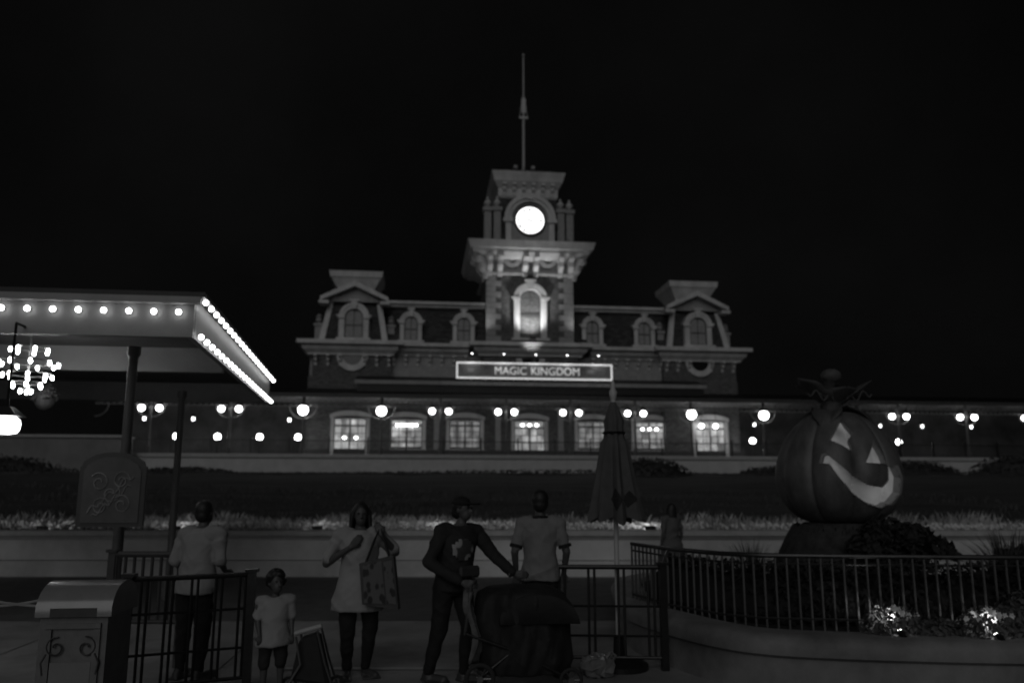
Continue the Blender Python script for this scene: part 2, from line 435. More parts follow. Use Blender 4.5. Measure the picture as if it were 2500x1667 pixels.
# big tower window with leaded top light and pale printed panel below
def print_mat(name, lo, hi, sx, sz, th):
    m = bpy.data.materials.new(name); m.use_nodes = True
    nt = m.node_tree; b = nt.nodes['Principled BSDF']; b.inputs['Roughness'].default_value = .4
    tc = nt.nodes.new('ShaderNodeTexCoord'); mp = nt.nodes.new('ShaderNodeMapping'); mp.inputs['Scale'].default_value = (sx, 1, sz)
    n = nt.nodes.new('ShaderNodeTexVoronoi'); n.inputs['Scale'].default_value = 1.0
    nt.links.new(tc.outputs['Object'], mp.inputs['Vector']); nt.links.new(mp.outputs['Vector'], n.inputs['Vector'])
    r = nt.nodes.new('ShaderNodeValToRGB'); r.color_ramp.interpolation = 'LINEAR'
    r.color_ramp.elements[0].position = th; r.color_ramp.elements[1].position = th+.12
    r.color_ramp.elements[0].color = (lo, lo, lo, 1); r.color_ramp.elements[1].color = (hi, hi, hi, 1)
    nt.links.new(n.outputs['Distance'], r.inputs['Fac']); nt.links.new(r.outputs['Color'], b.inputs['Base Color'])
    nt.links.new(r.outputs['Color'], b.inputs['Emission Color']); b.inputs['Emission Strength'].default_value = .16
    return m
STAINED = print_mat('leaded_light', .02, .35, 3.4, 3.4, .3)
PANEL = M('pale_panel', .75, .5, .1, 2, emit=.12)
tw = arched_window(AX, TY-.02, 14.45, 17.75, 1.75, .5, .30, 'tower_window', 3, [PANEL, STAINED], cols=2, rows=2)
for z0, z1, xs in ((15.75, 16.1, 9), (15.15, 15.4, 13)):
    w_ = MB(); x = AX-.68
    for i in range(xs):
        ww = 1.36/xs; w_.box(x+ww*.15, x+ww*.8, TY-.005, TY+.008, z0+random.uniform(0, .08), z1-random.uniform(0, .08)); x += ww
    obj('panel_ornament', w_, M('dark_print', .1, .6), tw)
obj('transom', MB().box(AX-.87, AX+.87, TY-.08, TY+.02, 16.42, 16.62), M('dark_sash', .05), tw)

# tower cornice with deep brackets
mb = MB()
for (a, za), (b, zb) in zip([(3.72,19.85),(3.95,19.95),(3.95,20.12),(3.75,20.2),(3.75,21.35)], [(3.95,19.95),(3.95,20.12),(3.75,20.2),(3.75,21.35),(3.78,21.36)]):
    mb.frustum(AX, TY+3.5, za, zb, a, a-.12, b, b-.12)
obj('tower_frieze', mb, TRIMD, ST)
mb = MB()
for (a, za), (b, zb) in zip([(3.76,21.0),(4.2,21.35),(4.85,21.55),(4.9,21.75),(5.15,21.85),(5.2,22.02)], [(4.2,21.35),(4.85,21.55),(4.9,21.75),(5.15,21.85),(5.2,22.02),(5.35,22.42)]):
    mb.frustum(AX, TY+3.5, za, zb, a, a-.12, b, b-.12)
obj('tower_cornice', mb, TRIM, ST)
bw = obj('tower_bracket', bracket_mesh(.42, 1.15, 1.75), TRIM, ST, loc=(AX-3.4, TY-.14, 19.72))
for dx in (-2.55, -.45, .45, 2.55, 3.4): copy_at(bw, (AX+dx, TY-.14, 19.72), ST)
for s in (-1, 1):
    for dy in (.4, 1.6): copy_at(bw, (AX+s*3.76, TY+dy, 19.72), ST, (0, 0, -s*-PI/2 if s > 0 else -PI/2))
    copy_at(bw, (AX+s*3.7, TY-.08, 19.5), ST, (0, 0, s*PI/4))
for dx in (-1.5, 1.5):
    md = obj('medallion', MB().ring(AX+dx, 21.3, .45, .78, PI, 2*PI, TY-.34, TY-.13, 18), TRIM, ST)
    obj('opening', MB().disc(AX+dx, 21.3, .44, TY-.16, TY-.13, 18, PI, 2*PI), GLASSD, md)

# clock stage
CY = TY+.35
mb = MB()
for (a, za), (b, zb) in zip([(3.55,22.42),(3.2,23.2),(2.9,24.4),(2.68,25.6),(2.5,27.0)], [(3.2,23.2),(2.9,24.4),(2.68,25.6),(2.5,27.0),(2.5,27.05)]):
    mb.frustum(AX, TY+3.5, za, zb, a, a, b, b)
obj('clock_stage', mb, SLATE, ST)
obj('clock_surround', MB().box(AX-1.95, AX+1.95, CY-.5, CY+1.2, 22.43, 24.75).disc(AX, 24.75, 1.95, CY-.5, CY+1.2, 32, 0, PI), TRIMD, ST)
obj('clock_hood', MB().ring(AX, 24.75, 1.55, 2.08, 0, PI, CY-.72, CY-.45, 28).ring(AX, 24.75, 1.85, 2.2, 0, PI, CY-.85, CY-.7, 28)
    .box(AX-2.3, AX-1.5, CY-.85, CY-.45, 24.45, 24.75).box(AX+1.5, AX+2.3, CY-.85, CY-.45, 24.45, 24.75)
    .box(AX-2.08, AX-1.62, CY-.7, CY-.45, 22.44, 24.45).box(AX+1.62, AX+2.08, CY-.7, CY-.45, 22.44, 24.45)
    .box(AX-.25, AX+.25, CY-.95, CY-.5, 26.5, 27.0), TRIM, ST)
ck = obj('clock', MB().ring(AX, 24.66, 1.2, 1.36, 0, 2*PI, CY-.68, CY-.48, 40), IRON, ST)
obj('dial', MB().disc(AX, 24.66, 1.2, CY-.58, CY-.5, 40), M('lit_dial', .9, .4, .02, 3, emit=2.0), ck)
BLK = M('black_enamel', .01, .5, .1, 5)
for i in range(12):       # roman numerals as strokes
    a = PI/2-i*PI/6; txt = ['II','I','II','III','IV','V','VI','VII','VIII','IX','X','XI'][i] if i else 'XII'
    mb = MB(); n = len(txt)
    for k, chv in enumerate(txt):
        off = (k-(n-1)/2)*.10
        def P(u, r_): return (AX+math.cos(a)*r_+math.sin(a)*u, 24.66+math.sin(a)*r_-math.cos(a)*u)
        def stroke(u0, r0, u1, r1, wd=.034):
            p, q = P(u0, r0), P(u1, r1); dx, dz = q[0]-p[0], q[1]-p[1]; L = math.hypot(dx, dz); nx, nz = -dz/L*wd, dx/L*wd
            mb.prism([(p[0]+nx, p[1]+nz), (p[0]-nx, p[1]-nz), (q[0]-nx, q[1]-nz), (q[0]+nx, q[1]+nz)], CY-.6, CY-.58)
        if chv == 'I': stroke(off, .86, off, 1.08)
        elif chv == 'V': stroke(off, .86, off-.04, 1.08); stroke(off, .86, off+.05, 1.08, .024)
        else: stroke(off-.04, .86, off+.04, 1.08); stroke(off+.04, .86, off-.05, 1.08, .024)
    obj('numeral', mb, BLK, ck)
obj('minute_hand', MB().prism([(AX-.25, 24.60), (AX-.25, 24.72), (AX+.85, 24.70), (AX+1.0, 24.66), (AX+.85, 24.62)][::-1], CY-.63, CY-.615), BLK, ck)
obj('hour_hand', MB().prism([(AX+.18, 24.56), (AX+.2, 24.68), (AX-.58, 24.83), (AX-.66, 24.78), (AX-.6, 24.74)][::-1], CY-.612, CY-.602), BLK, ck)
for s in (-1, 1):
    for dx, dy in ((3.55, .15), (2.75, .0)):
        x = AX+s*dx; y = TY+dy+.5
        fn = obj('finial_pedestal', MB().box(x-.3, x+.3, y-.3, y+.3, 22.43, 25.6).box(x-.42, x+.42, y-.42, y+.42, 25.602, 25.95).prismx([(y-.3, 22.43), (y-.75, 22.43), (y-.3, 24.2)], x-.16, x+.16), TRIMD, ST)
        obj('urn', MB().lathe(x, y, [(.12,25.952),(.08,26.05),(.3,26.25),(.34,26.42),(.2,26.6),(.08,26.68),(.12,26.78),(.02,27.0)], 12), TRIM, fn, True)
mb = MB()
for (a, za), (b, zb) in zip([(2.5,27.05),(2.6,27.2),(2.62,27.9),(3.0,28.5),(3.05,28.72)], [(2.6,27.2),(2.62,27.9),(3.0,28.5),(3.05,28.72),(3.22,29.3)]):
    mb.frustum(AX, TY+3.5, za, zb, a, a, b, b)
obj('cap_cornice', mb, TRIM, ST)
bc = obj('cap_bracket', bracket_mesh(.3, .5, 1.0), TRIM, ST, loc=(AX-2.1, TY+.9, 27.3))
for dx in (-1.25, -.42, .42, 1.25, 2.1): copy_at(bc, (AX+dx, TY+.9, 27.3), ST)
obj('cap_roof', MB().frustum(AX, TY+3.5, 29.31, 29.75, 3.0, 3.0, 1.3, 1.3), DARKROOF, ST)
mb = MB()
for s in (-1, 1):
    mb.box(AX-2.2, AX+2.2, TY+3.5+s*2.2-.03, TY+3.5+s*2.2+.03, 29.75, 29.81)
    for i in range(17): mb.tube([(AX-2.2+i*.275, TY+3.5+s*2.2, 29.4), (AX-2.2+i*.275, TY+3.5+s*2.2, 30.0+.12*(i % 2))], .025, 5)
obj('cresting', mb, IRON, ST)['kind'] = 'stuff'

fp = thing('flagpole', (AX-.05, TY+3.5, 29.7), 'slender pale flagpole rising from the top of the clock tower', 'flagpole')
obj('pole', MB().tube([(AX-.05, TY+3.5, 29.7), (AX-.05, TY+3.5, 35.8)], [.13, .11], 10), POLE, fp)
obj('topmast', MB().tube([(AX-.05, TY+3.5, 35.8), (AX-.05, TY+3.5, 42.0)], [.09, .06], 10), POLE, fp)
obj('crosstrees', MB().box(AX-.45, AX+.35, TY+3.42, TY+3.58, 35.75, 35.95).box(AX-.24, AX+.14, TY+3.4, TY+3.6, 36.3, 37.7).tube([(AX-.4,TY+3.5,35.9),(AX-.15,TY+3.5,37.9)], .03, 5).tube([(AX+.3,TY+3.5,35.9),(AX+.05,TY+3.5,37.9)], .03, 5), POLE, fp)
obj('truck', MB().ball((AX-.05, TY+3.5, 42.1), .14, 10, 6), POLE, fp, True)
for dx in (-.85, .75):
    obj('base_lamp', MB().tube([(AX+dx, TY+3.2, 29.7), (AX+dx, TY+3.2, 30.7)], .07, 6).box(AX+dx-.16, AX+dx+.16, TY+3.0, TY+3.4, 30.7, 31.0), TRIMD, fp)

# ------------------------------------------------------------------ ground floor openings
def opening(cx, yf, kind, lit):
    w, z0, z1 = 2.5, (4.68 if kind == 'door' else 5.35), 7.72
    h = obj('door' if kind == 'door' else 'window',
            MB().prism([(cx-w/2-.28, z0), (cx-w/2, z0), (cx-w/2, z1-.06), (cx+w/2, z1-.06), (cx+w/2, z0), (cx+w/2+.28, z0), (cx+w/2+.28, z1), (cx-w/2-.28, z1)], yf-.14, yf+.02), TRIM, ST)
    # flat arch lintel
    n = 10; R = 4.2; lo = []; hi = []
    for i in range(n+1):
        x = -w/2-.36+(w+.72)*i/n; zc = math.sqrt(R*R-x*x)-math.sqrt(R*R-(w/2+.36)**2)
        lo.append((cx+x, z1+.002+zc*.6)); hi.append((cx+x, z1+.27+zc))
    obj('lintel', MB().prism(lo+hi[::-1], yf-.2, yf+.02), TRIM, h)
    fr = MB(); cols, rows = 4, 5
    fr.box(cx-w/2, cx+w/2, yf-.03, yf+.02, z1-.12, z1); fr.box(cx-w/2, cx+w/2, yf-.03, yf+.02, z0, z0+.16)
    for k in range(cols+1):
        t = .07 if k in (0, 2, 4) else .03
        x = cx-w/2+w*k/cols; fr.box(max(cx-w/2, x-t), min(cx+w/2, x+t), yf-.04, yf+.02, z0+.16, z1-.12)
    for j in range(1, rows):
        z = z0+(z1-z0)*j/rows; t = .07 if j == rows-1 else .025
        fr.box(cx-w/2, cx+w/2, yf-.035, yf+.018, z-t, z+t)
    obj('frame', fr, M('brown_frame', .07, .5, .15, 5), h)
    for k in range(cols):
        for j in range(rows):
            xa, xb = cx-w/2+w*k/cols, cx-w/2+w*(k+1)/cols; za, zb = z0+(z1-z0)*j/rows, z0+(z1-z0)*(j+1)/rows
            mt = lit if not (kind == 'door' and j == 0) else M('door_panel', .12, .5)
            rr_ = random.random()
            if lit is WINLIT and (k in ((0,), (3,), (1, 2), ())[int(abs(cx)) % 4]): mt = WINMID
            if rr_ < .25: mt = WINDIM
            if j < 2 and rr_ < .5 and kind != 'door': mt = WINDIM
            obj('pane', MB().box(xa+.01, xb-.01, yf-.012, yf-.004, za+.01, zb-.01), mt, h)
    if kind != 'door': obj('sill', MB().box(cx-w/2-.35, cx+w/2+.35, yf-.25, yf+.02, z0-.16, z0-.002), TRIM, h)
for dx, kind, lit, yo in ((-14.45, 'door', WINLIT, -.7), (-10.0, 'window', WINLIT, 0), (-5.3, 'window', WINDIM, 0), (0, 'door', WINLIT, 0), (5.3, 'window', WINDIM, 0), (10.1, 'window', WINLIT, 0), (15.1, 'door', WINLIT, -.7)):
    opening(AX+dx, FY+yo-.02, kind, lit)
# light fittings seen through the panes
for dx, z, n in ((-10.0, 7.25, 6), (10.1, 7.1, 3), (-14.4, 6.15, 2), (0, 7.35, 3)):
    tr = obj('ceiling_fitting', MB().box(AX+dx-1.0, AX+dx+1.0, FY-.9 if abs(dx) > 14 else FY-.17, FY-.86 if abs(dx) > 14 else FY-.13, z+.1, z+.13), IRON, ST)
    for i in range(n):
        x = AX+dx+(i-(n-1)/2)*(1.8/max(n, 2))
        obj('lamp_tube', MB().ball((x, (FY-.88 if abs(dx) > 14 else FY-.15), z), (.14, .06, .1), 8, 5), GLOBE, tr, True)
# pilasters between the openings
for dx in (-12.3, -7.6, -2.6, 2.6, 7.6, 12.4):
    obj('pilaster', MB().box(AX+dx-.22, AX+dx+.22, FY-.14, FY-.002, 4.66, 8.6), TRIMD, ST)

# ------------------------------------------------------------------ porch along the platform
PX0, PX1 = -23.5, 58.0
PO = thing('platform_porch', (AX, 60.4, 4.65), 'long dark porch roof on posts along the whole platform front', 'porch')
obj('lower_roof', MB().prismx([(60.05, 9.12), (64.25, 10.05), (64.25, 9.95), (60.05, 9.02)], PX0, PX1), DARKROOF, PO)
obj('fascia', MB().box(PX0, PX1, 59.98, 60.045, 8.86, 9.16), M('porch_fascia', .05, .6, .2, 2), PO)
mb = MB()
for i in range(int((PX1-PX0)/.8)):
    x = PX0+.4+i*.8; mb.prismx([(60.1, 9.131), (64.2, 10.04), (64.2, 10.10), (60.1, 9.19)], x-.025, x+.025)
obj('roof_seams', mb, DARKROOF, PO)['kind'] = 'stuff'
obj('upper_roof', MB().prismx([(61.7, 10.42), (64.2, 11.1), (64.2, 11.0), (61.7, 10.32)], AX-14, AX+14), DARKROOF, PO)
obj('upper_fascia', MB().box(AX-14, AX+14, 61.62, 61.695, 10.14, 10.44), M('pale_fascia', .3, .6, .2, 2), PO)
obj('clerestory', MB().box(AX-13.8, AX+13.8, 61.75, 61.9, 9.55, 10.3), DARKROOF, PO)
obj('ceiling', MB().prismx([(60.05, 8.98), (64.9, 9.0), (64.9, 8.95), (60.05, 8.93)], PX0, PX1), M('porch_ceiling', .22, .7, .1, 2), PO)
for s_, x0, x1 in ((0, PX0, AX-18.05), (1, AX+18.05, PX1)):
    obj('back_screen', MB().box(x0, x1, 66.5, 66.62, 4.65, 8.9), M('back_screen', .07, .8, .5, .7, .3), PO)
POSTS = [-19.55, -13.95, -8.72, -2.98, 1.42, 6.42, 11.42, 16.5, 21.0, 26.9, 32.6, 38.3, 44.2, 49.9, 55.5]
post0 = obj('post', MB().lathe(0, 0, [(.16,0),(.16,.5),(.11,.55),(.09,.9),(.085,3.2),(.12,3.25),(.12,3.4),(.09,3.45),(.09,4.25)], 10), M('post_paint', .10, .5), PO, True, loc=(POSTS[0], 60.35, 4.66))
for x in POSTS[1:]: copy_at(post0, (x, 60.35, 4.66), PO)
# lattice valance, one piece per bay
xs = [PX0]+POSTS+[PX1]
for a, b in zip(xs, xs[1:]):
    mb = MB(); mb.box(a+.1, b-.1, 60.33, 60.37, 8.18, 8.25)
    n = max(2, int((b-a)/.42)); dx = (b-a-.2)/n
    for i in range(n):
        x = a+.1+i*dx
        mb.tube([(x, 60.35, 8.25), (x+dx, 60.35, 8.86)], .022, 4).tube([(x+dx, 60.35, 8.25), (x, 60.35, 8.86)], .022, 4)
    for q, x in ((1, a), (-1, b)):
        pts = [(x+q*(.1+.9*math.sin(t*PI/2/6)), 60.35, 7.3+.88*(1-math.cos(t*PI/2/6))) for t in range(7)]
        mb.tube(pts, .035, 5)
    obj('valance', mb, M('valance_paint', .16, .6), PO)
# railing on the platform edge
RL = thing('platform_railing', (AX, 60.1, 4.66), 'black iron railing along the platform edge below the porch', 'railing')
obj('top_rail', MB().box(PX0, PX1, 60.07, 60.13, 5.62, 5.68), IRON, RL)
obj('bottom_rail', MB().box(PX0, PX1, 60.08, 60.12, 4.78, 4.82), IRON, RL)
mb = MB(); x = PX0
while x < PX1: mb.box(x-.011, x+.011, 60.09, 60.11, 4.821, 5.619); x += .15
obj('balusters', mb, IRON, RL)['kind'] = 'stuff'
rp = obj('rail_post', MB().box(-.05, .05, -.05, .05, 0, 1.15).ball((0, 0, 1.22), .07, 8, 6), IRON, RL, loc=(PX0, 60.1, 4.66))
x = PX0+2.8
while x < PX1: copy_at(rp, (x, 60.1, 4.66), RL); x += 2.8

# ------------------------------------------------------------------ porch lamps
def twin_lamp(x, label):
    t = thing('twin_globe_lamp', (x, 60.2, 8.2), label, 'lamp', 'twin globe lamps on the porch posts')
    obj('bracket_arm', MB().tube([(x-.62, 60.2, 8.62), (x-.62, 60.2, 8.4), (x-.3, 60.2, 8.25), (x, 60.3, 8.15), (x+.3, 60.2, 8.25), (x+.62, 60.2, 8.4), (x+.62, 60.2, 8.62)], .03, 6), IRON, t)
    for s in (-1, 1):
        g = obj('globe', MB().ball((x+s*.62, 60.2, 7.93), .235, 16, 10), GLOBE, t, True)
        obj('gallery', MB().lathe(x+s*.62, 60.2, [(.05,8.42),(.05,8.24),(.17,8.18),(.17,8.13)], 10), IRON, g)
def big_lamp(x, label):
    t = thing('globe_lamp', (x, 60.2, 7.85), label, 'lamp', 'large single globe lamps under the porch')
    obj('rod', MB().tube([(x, 60.2, 8.9), (x, 60.2, 8.3)], .03, 6).tube([(x-.5, 60.2, 8.75), (x, 60.2, 8.62), (x+.5, 60.2, 8.75)], .025, 5), IRON, t)
    g = obj('globe', MB().ball((x, 60.2, 7.9), .37, 18, 12), GLOBE, t, True)
    obj('gallery', MB().lathe(x, 60.2, [(.06,8.42),(.1,8.3),(.24,8.26),(.24,8.2)], 12), IRON, g)
for x, w in ((-19.55, 'at the far left end of the porch'), (-13.95, 'between the left canopy tip and the left pavilion'), (1.42, 'over the window left of the centre door'),
             (6.42, 'just left of the centre door'), (11.42, 'just right of the centre door'), (16.5, 'just right of the closed parasol top'),
             (38.3, 'first to the right of the pumpkin'), (44.2, 'second to the right of the pumpkin'), (49.9, 'cut by the right edge of the picture')):
    twin_lamp(x, 'white twin globe porch lamp '+w)
for x, w in ((-8.72, 'beside the tip of the left canopy'), (-2.98, 'between the left door and the bright window'), (21.0, 'left of the rightmost station door'), (26.9, 'just left of the pumpkin')):
    big_lamp(x, 'large single white globe lamp under the porch '+w)
# lamp standards on the far platform and lanterns on the back screen
def standard(x, y, z, label):
    t = thing('platform_lamp', (x, y, 4.65), label, 'lamp', 'globe lamp standards on the platform')
    obj('post', MB().lathe(x, y, [(.12,4.66),(.1,4.9),(.05,5.0),(.045,z-.25),(.09,z-.2)], 8), IRON, t)
    obj('globe', MB().ball((x, y, z), .25, 14, 9), GLOBE, t, True)
    obj('finial', MB().lathe(x, y, [(.1,z+.22),(.12,z+.27),(.02,z+.42)], 8), IRON, t)
for x, w in ((-18.3, 'leftmost of the low row'), (-15.3, 'second of the low row from the left'), (-12.2, 'third of the low row from the left'), (-9.35, 'fourth of the low row, left of the door'),
             (26.9, 'low down just left of the pumpkin'), (39.6, 'low down just right of the pumpkin')):
    standard(x, 62.6, 6.05, 'white globe lamp standard on the platform, '+w)
def lantern(x, y, z, label):
    t = thing('wall_lantern', (x, y, z), label, 'lantern', 'small lanterns at the back of the porch')
    obj('cage', MB().box(x-.16, x+.16, y-.16, y+.16, z-.26, z-.22).frustum(x, y, z+.24, z+.42, .2, .2, .04, .04).tube([(x, y, z+.42), (x, y, 8.93)], .015, 5)
        .tube([(x-.14,y-.14,z-.22),(x-.16,y-.16,z+.24)], .015, 4).tube([(x+.14,y-.14,z-.22),(x+.16,y-.16,z+.24)], .015, 4).tube([(x-.14,y+.14,z-.22),(x-.16,y+.16,z+.24)], .015, 4).tube([(x+.14,y+.14,z-.22),(x+.16,y+.16,z+.24)], .015, 4), IRON, t)
    for q in (-1, 1): obj('flame', MB().ball((x+q*.06, y, z), (.035, .035, .15), 8, 6), GLOBE, t, True)
for x, w in ((-21.0, 'under the leftmost twin lamp'), (-17.4, 'right of the leftmost twin lamp'), (-10.2, 'left of the first big globe'), (27.5, 'under the big globe left of the pumpkin'), (38.6, 'under the first twin lamp right of the pumpkin'), (42.4, 'between the twin lamps right of the pumpkin'), (46.9, 'right of the second twin lamp beyond the pumpkin')):
    lantern(x, 63.5, 7.45, 'small porch lantern '+w)
for x, w in ((23.0, 'left'), (24.2, 'right')):
    t = thing('door_lamp', (x, 63.6, 7.3), 'round white lamp in front of the rightmost station door, '+w+' of the two', 'lamp', 'lamps at the right door')
    obj('globe', MB().ball((x, 63.6, 7.3), .2, 12, 8), GLOBE, t, True); obj('rod', MB().tube([(x, 63.6, 8.93), (x, 63.6, 7.5)], .02, 5), IRON, t)

# ------------------------------------------------------------------ roof sign
def font_mesh(txt, size, extrude=.03):
    cu = bpy.data.curves.new('t', 'FONT'); cu.body = txt; cu.size = size; cu.extrude = extrude; cu.align_x = 'CENTER'; cu.align_y = 'CENTER'
    o = bpy.data.objects.new('t', cu); COL.objects.link(o)
    dg = bpy.context.evaluated_depsgraph_get(); me = bpy.data.meshes.new_from_object(o.evaluated_get(dg))
    vs2 = [v.co.copy() for v in me.vertices]; fs = [tuple(p.vertices) for p in me.polygons]
    bpy.data.objects.remove(o); bpy.data.meshes.remove(me); bpy.data.curves.remove(cu)
    return vs2, fs
SX, SY, SZ, SW, SH_ = AX, 61.55, 11.30, 6.15, .60
SG = thing('station_sign', (SX, SY, 10.5), 'wide lit station name board standing on the porch roof below the tower', 'sign')
obj('board', MB().box(SX-SW, SX+SW, SY, SY+.12, SZ-SH_, SZ+SH_), M('sign_board', .16, .45, .12, 1.5), SG)
LED = M('lit_border', .8, .4, .02, 3, emit=.62)
obj('border', MB().box(SX-SW-.06, SX+SW+.06, SY-.06, SY-.002, SZ+SH_-.06, SZ+SH_+.05).box(SX-SW-.06, SX+SW+.06, SY-.06, SY-.002, SZ-SH_-.05, SZ-SH_+.06)
    .box(SX-SW-.06, SX-SW+.05, SY-.06, SY-.002, SZ-SH_+.061, SZ+SH_-.061).box(SX+SW-.05, SX+SW+.06, SY-.06, SY-.002, SZ-SH_+.061, SZ+SH_-.061), LED, SG)
obj('inner_line', MB().box(SX-SW+.3, SX+SW-.3, SY-.03, SY-.002, SZ+SH_-.20, SZ+SH_-.17).box(SX-SW+.3, SX+SW-.3, SY-.03, SY-.002, SZ-SH_+.17, SZ-SH_+.20), TRIM, SG)
wd = None
for w_, x in (('MAGIC', SX-1.95), ('KINGDOM', SX+1.62)):
    vv, ff = font_mesh(w_, .88)
    k = 2.5/ (max(v.x for v in vv)-min(v.x for v in vv)) if w_ == 'MAGIC' else 3.85/(max(v.x for v in vv)-min(v.x for v in vv))
    mb = MB().add([(x+v.x*k, SY-.04-v.z, SZ-.02+v.y*1.0) for v in vv], ff)
    obj('lettering', mb, M('glowing_gilt_letter', .85, .35, .05, 4, emit=.30), SG)  # letters glow faintly themselves, standing in for lamp light on them
for q in (-1, 1):
    mb = MB()
    for j, (hw, z) in enumerate(((.8, .2), (.95, .07), (.95, -.06), (.8, -.2))): mb.box(SX+q*4.75-hw, SX+q*4.75+hw, SY-.02, SY-.002, SZ+z-.018, SZ+z+.018)
    mb.box(SX+q*4.75-.6, SX+q*4.75-.1, SY-.022, SY-.003, SZ-.13, SZ+.15)
    obj('side_ornament', mb, TRIMD, SG)
for i in range(11):
    x = SX-SW+.6+i*1.1
    obj('sign_leg', MB().box(x-.03, x+.03, SY, SY+.06, SZ-SH_-.48, SZ-SH_-.051), GREYMETAL, SG)
    obj('leg_foot', MB().box(x+.44, x+.66, SY-.05, SY+.1, SZ-SH_-.2, SZ-SH_-.06), GREYMETAL, SG)
obj('back_frame', MB().box(SX-SW+.1, SX+SW-.1, SY+.121, SY+.25, SZ-.45, SZ-.35).box(SX-SW+.1, SX+SW-.1, SY+.121, SY+.25, SZ+.35, SZ+.45), GREYMETAL, SG)
for i in range(5):
    x = SX-5.0+i*2.5
    a = obj('gooseneck_lamp', MB().tube([(x-.05, SY+.06, SZ+SH_), (x-.05, SY+.06, SZ+SH_+.55), (x-.05, SY-.35, SZ+SH_+.78), (x-.05, SY-.75, SZ+SH_+.72)], .025, 6), GREYMETAL, SG)
    obj('shade', MB().lathe(x-.05, SY-.8, [(.04,SZ+SH_+.78),(.09,SZ+SH_+.74),(.24,SZ+SH_+.62),(.26,SZ+SH_+.60)], 12), GREYMETAL, a)
    obj('bulb', MB().ball((x-.05, SY-.8, SZ+SH_+.62), .07, 8, 6), GLOBE, a, True)
    ld = bpy.data.lights.new('sign_lamp_light', 'SPOT'); ld.energy = 26; ld.spot_size = math.radians(110); ld.spot_blend = .9; ld.shadow_soft_size = .07
    lo = bpy.data.objects.new('sign_lamp_light', ld); COL.objects.link(lo); lo.parent = a
    lo.location = Vector((x-.05, SY-.8, SZ+SH_+.50))-world_loc(a); lo.rotation_euler = (math.radians(22), 0, 0)
# floodlight fixtures on the cornice that wash the tower
def flood(x, y, z, tgt, energy, size, label):
    t = thing('floodlight', (x, y, z), label, 'floodlight', 'floodlights on the station front')
    obj('housing', MB().box(x-.22, x+.22, y-.12, y+.12, z+.1, z+.34), IRON, t)
    obj('yoke', MB().box(x-.26, x-.23, y-.03, y+.03, z, z+.3).box(x+.23, x+.26, y-.03, y+.03, z, z+.3), IRON, t)
    ld = bpy.data.lights.new('flood_beam', 'SPOT'); ld.energy = energy; ld.spot_size = math.radians(size); ld.spot_blend = 1; ld.shadow_soft_size = .15
    lo = bpy.data.objects.new('flood_beam', ld); COL.objects.link(lo); lo.parent = t; lo.location = (0, .05, .42)
    lo.rotation_euler = (Vector(tgt)-Vector((x, y, z+.4))).to_track_quat('-Z', 'Y').to_euler()
flood(AX, 62.0, 11.9, (AX, TY, 16.4), 170, 62, 'small black floodlight behind the station sign aimed at the tower window')
flood(AX, FY-2.25, 13.98, (AX, TY, 17.2), 950, 95, 'small black floodlight on the cornice below the tower window')
flood(AX-4.3, FY-1.5, 13.98, (AX-1.5, TY-.3, 20.5), 190, 75, 'small black floodlight on the cornice left of the tower')
flood(AX+4.3, FY-1.5, 13.98, (AX+1.5, TY-.3, 20.5), 190, 75, 'small black floodlight on the cornice right of the tower')
# ------------------------------------------------------------------ low wall and planting in front of the bank
LW = thing('planter_wall', (0, 18, 0), 'low pale wall with coping running across behind the people', 'wall')
def wall_strip(x0, x1, d0, d1, z0, z1):
    a, b = wall_y(x0), wall_y(x1)
    return MB().add([(x0,a+d0,z0),(x1,b+d0,z0),(x1,b+d1,z0),(x0,a+d1,z0),(x0,a+d0,z1),(x1,b+d0,z1),(x1,b+d1,z1),(x0,a+d1,z1)],
                    [(0,3,2,1),(4,5,6,7),(0,1,5,4),(1,2,6,5),(2,3,7,6),(3,0,4,7)])
obj('wall_base', wall_strip(-20, 20, -.06, .3, 0, .33), M('wall_base', .46, .8, .3, .8, .3), LW)
obj('wall_face', wall_strip(-20, 20, .0, .3, .345, .80), M('wall_face', .50, .8, .25, .8, .3), LW)
obj('joint', wall_strip(-20, 20, .03, .28, .33, .345), M('wall_joint', .08, .9), LW)
obj('moulding', wall_strip(-20, 20, -.05, .3, .801, .86), STONE, LW)
obj('coping', wall_strip(-20, 20, -.12, .42, .862, .97), STONE, LW)

def leaves(mb, n, fn, size, up=.3):
    """n small leaf faces at points fn() returns (position, outward)"""
    for _ in range(n):
        p, o = fn(); s = size*random.uniform(.6, 1.4)
        d = Vector((random.gauss(0, 1), random.gauss(0, 1), random.gauss(0, 1)))*.7+Vector(o)*1.0+Vector((0, 0, up))
        d.normalize(); t = d.orthogonal().normalized(); t.rotate(Quaternion(d, random.uniform(0, 6.28)))
        w = d.cross(t); p = Vector(p)
        mb.add([p-t*s*.5, p+w*s*.28+d*s*.1, p+t*s*.5, p-w*s*.28+d*s*.1], [(0, 1, 2, 3)])
    return mb
def dome_pts(c, r, squash=.0):
    def f():
        while True:
            v = Vector((random.gauss(0, 1), random.gauss(0, 1), random.gauss(0, 1))).normalized()
            if v.z > -.15: break
        k = random.uniform(.82, 1.03)
        return (c[0]+v.x*r[0]*k, c[1]+v.y*r[1]*k, c[2]+v.z*r[2]*k), (v.x, v.y, v.z)
    return f
LEAFD = M('dark_leaf', .035, .7, .4, 5)
LEAFM = M('mid_leaf', .08, .6, .35, 6)
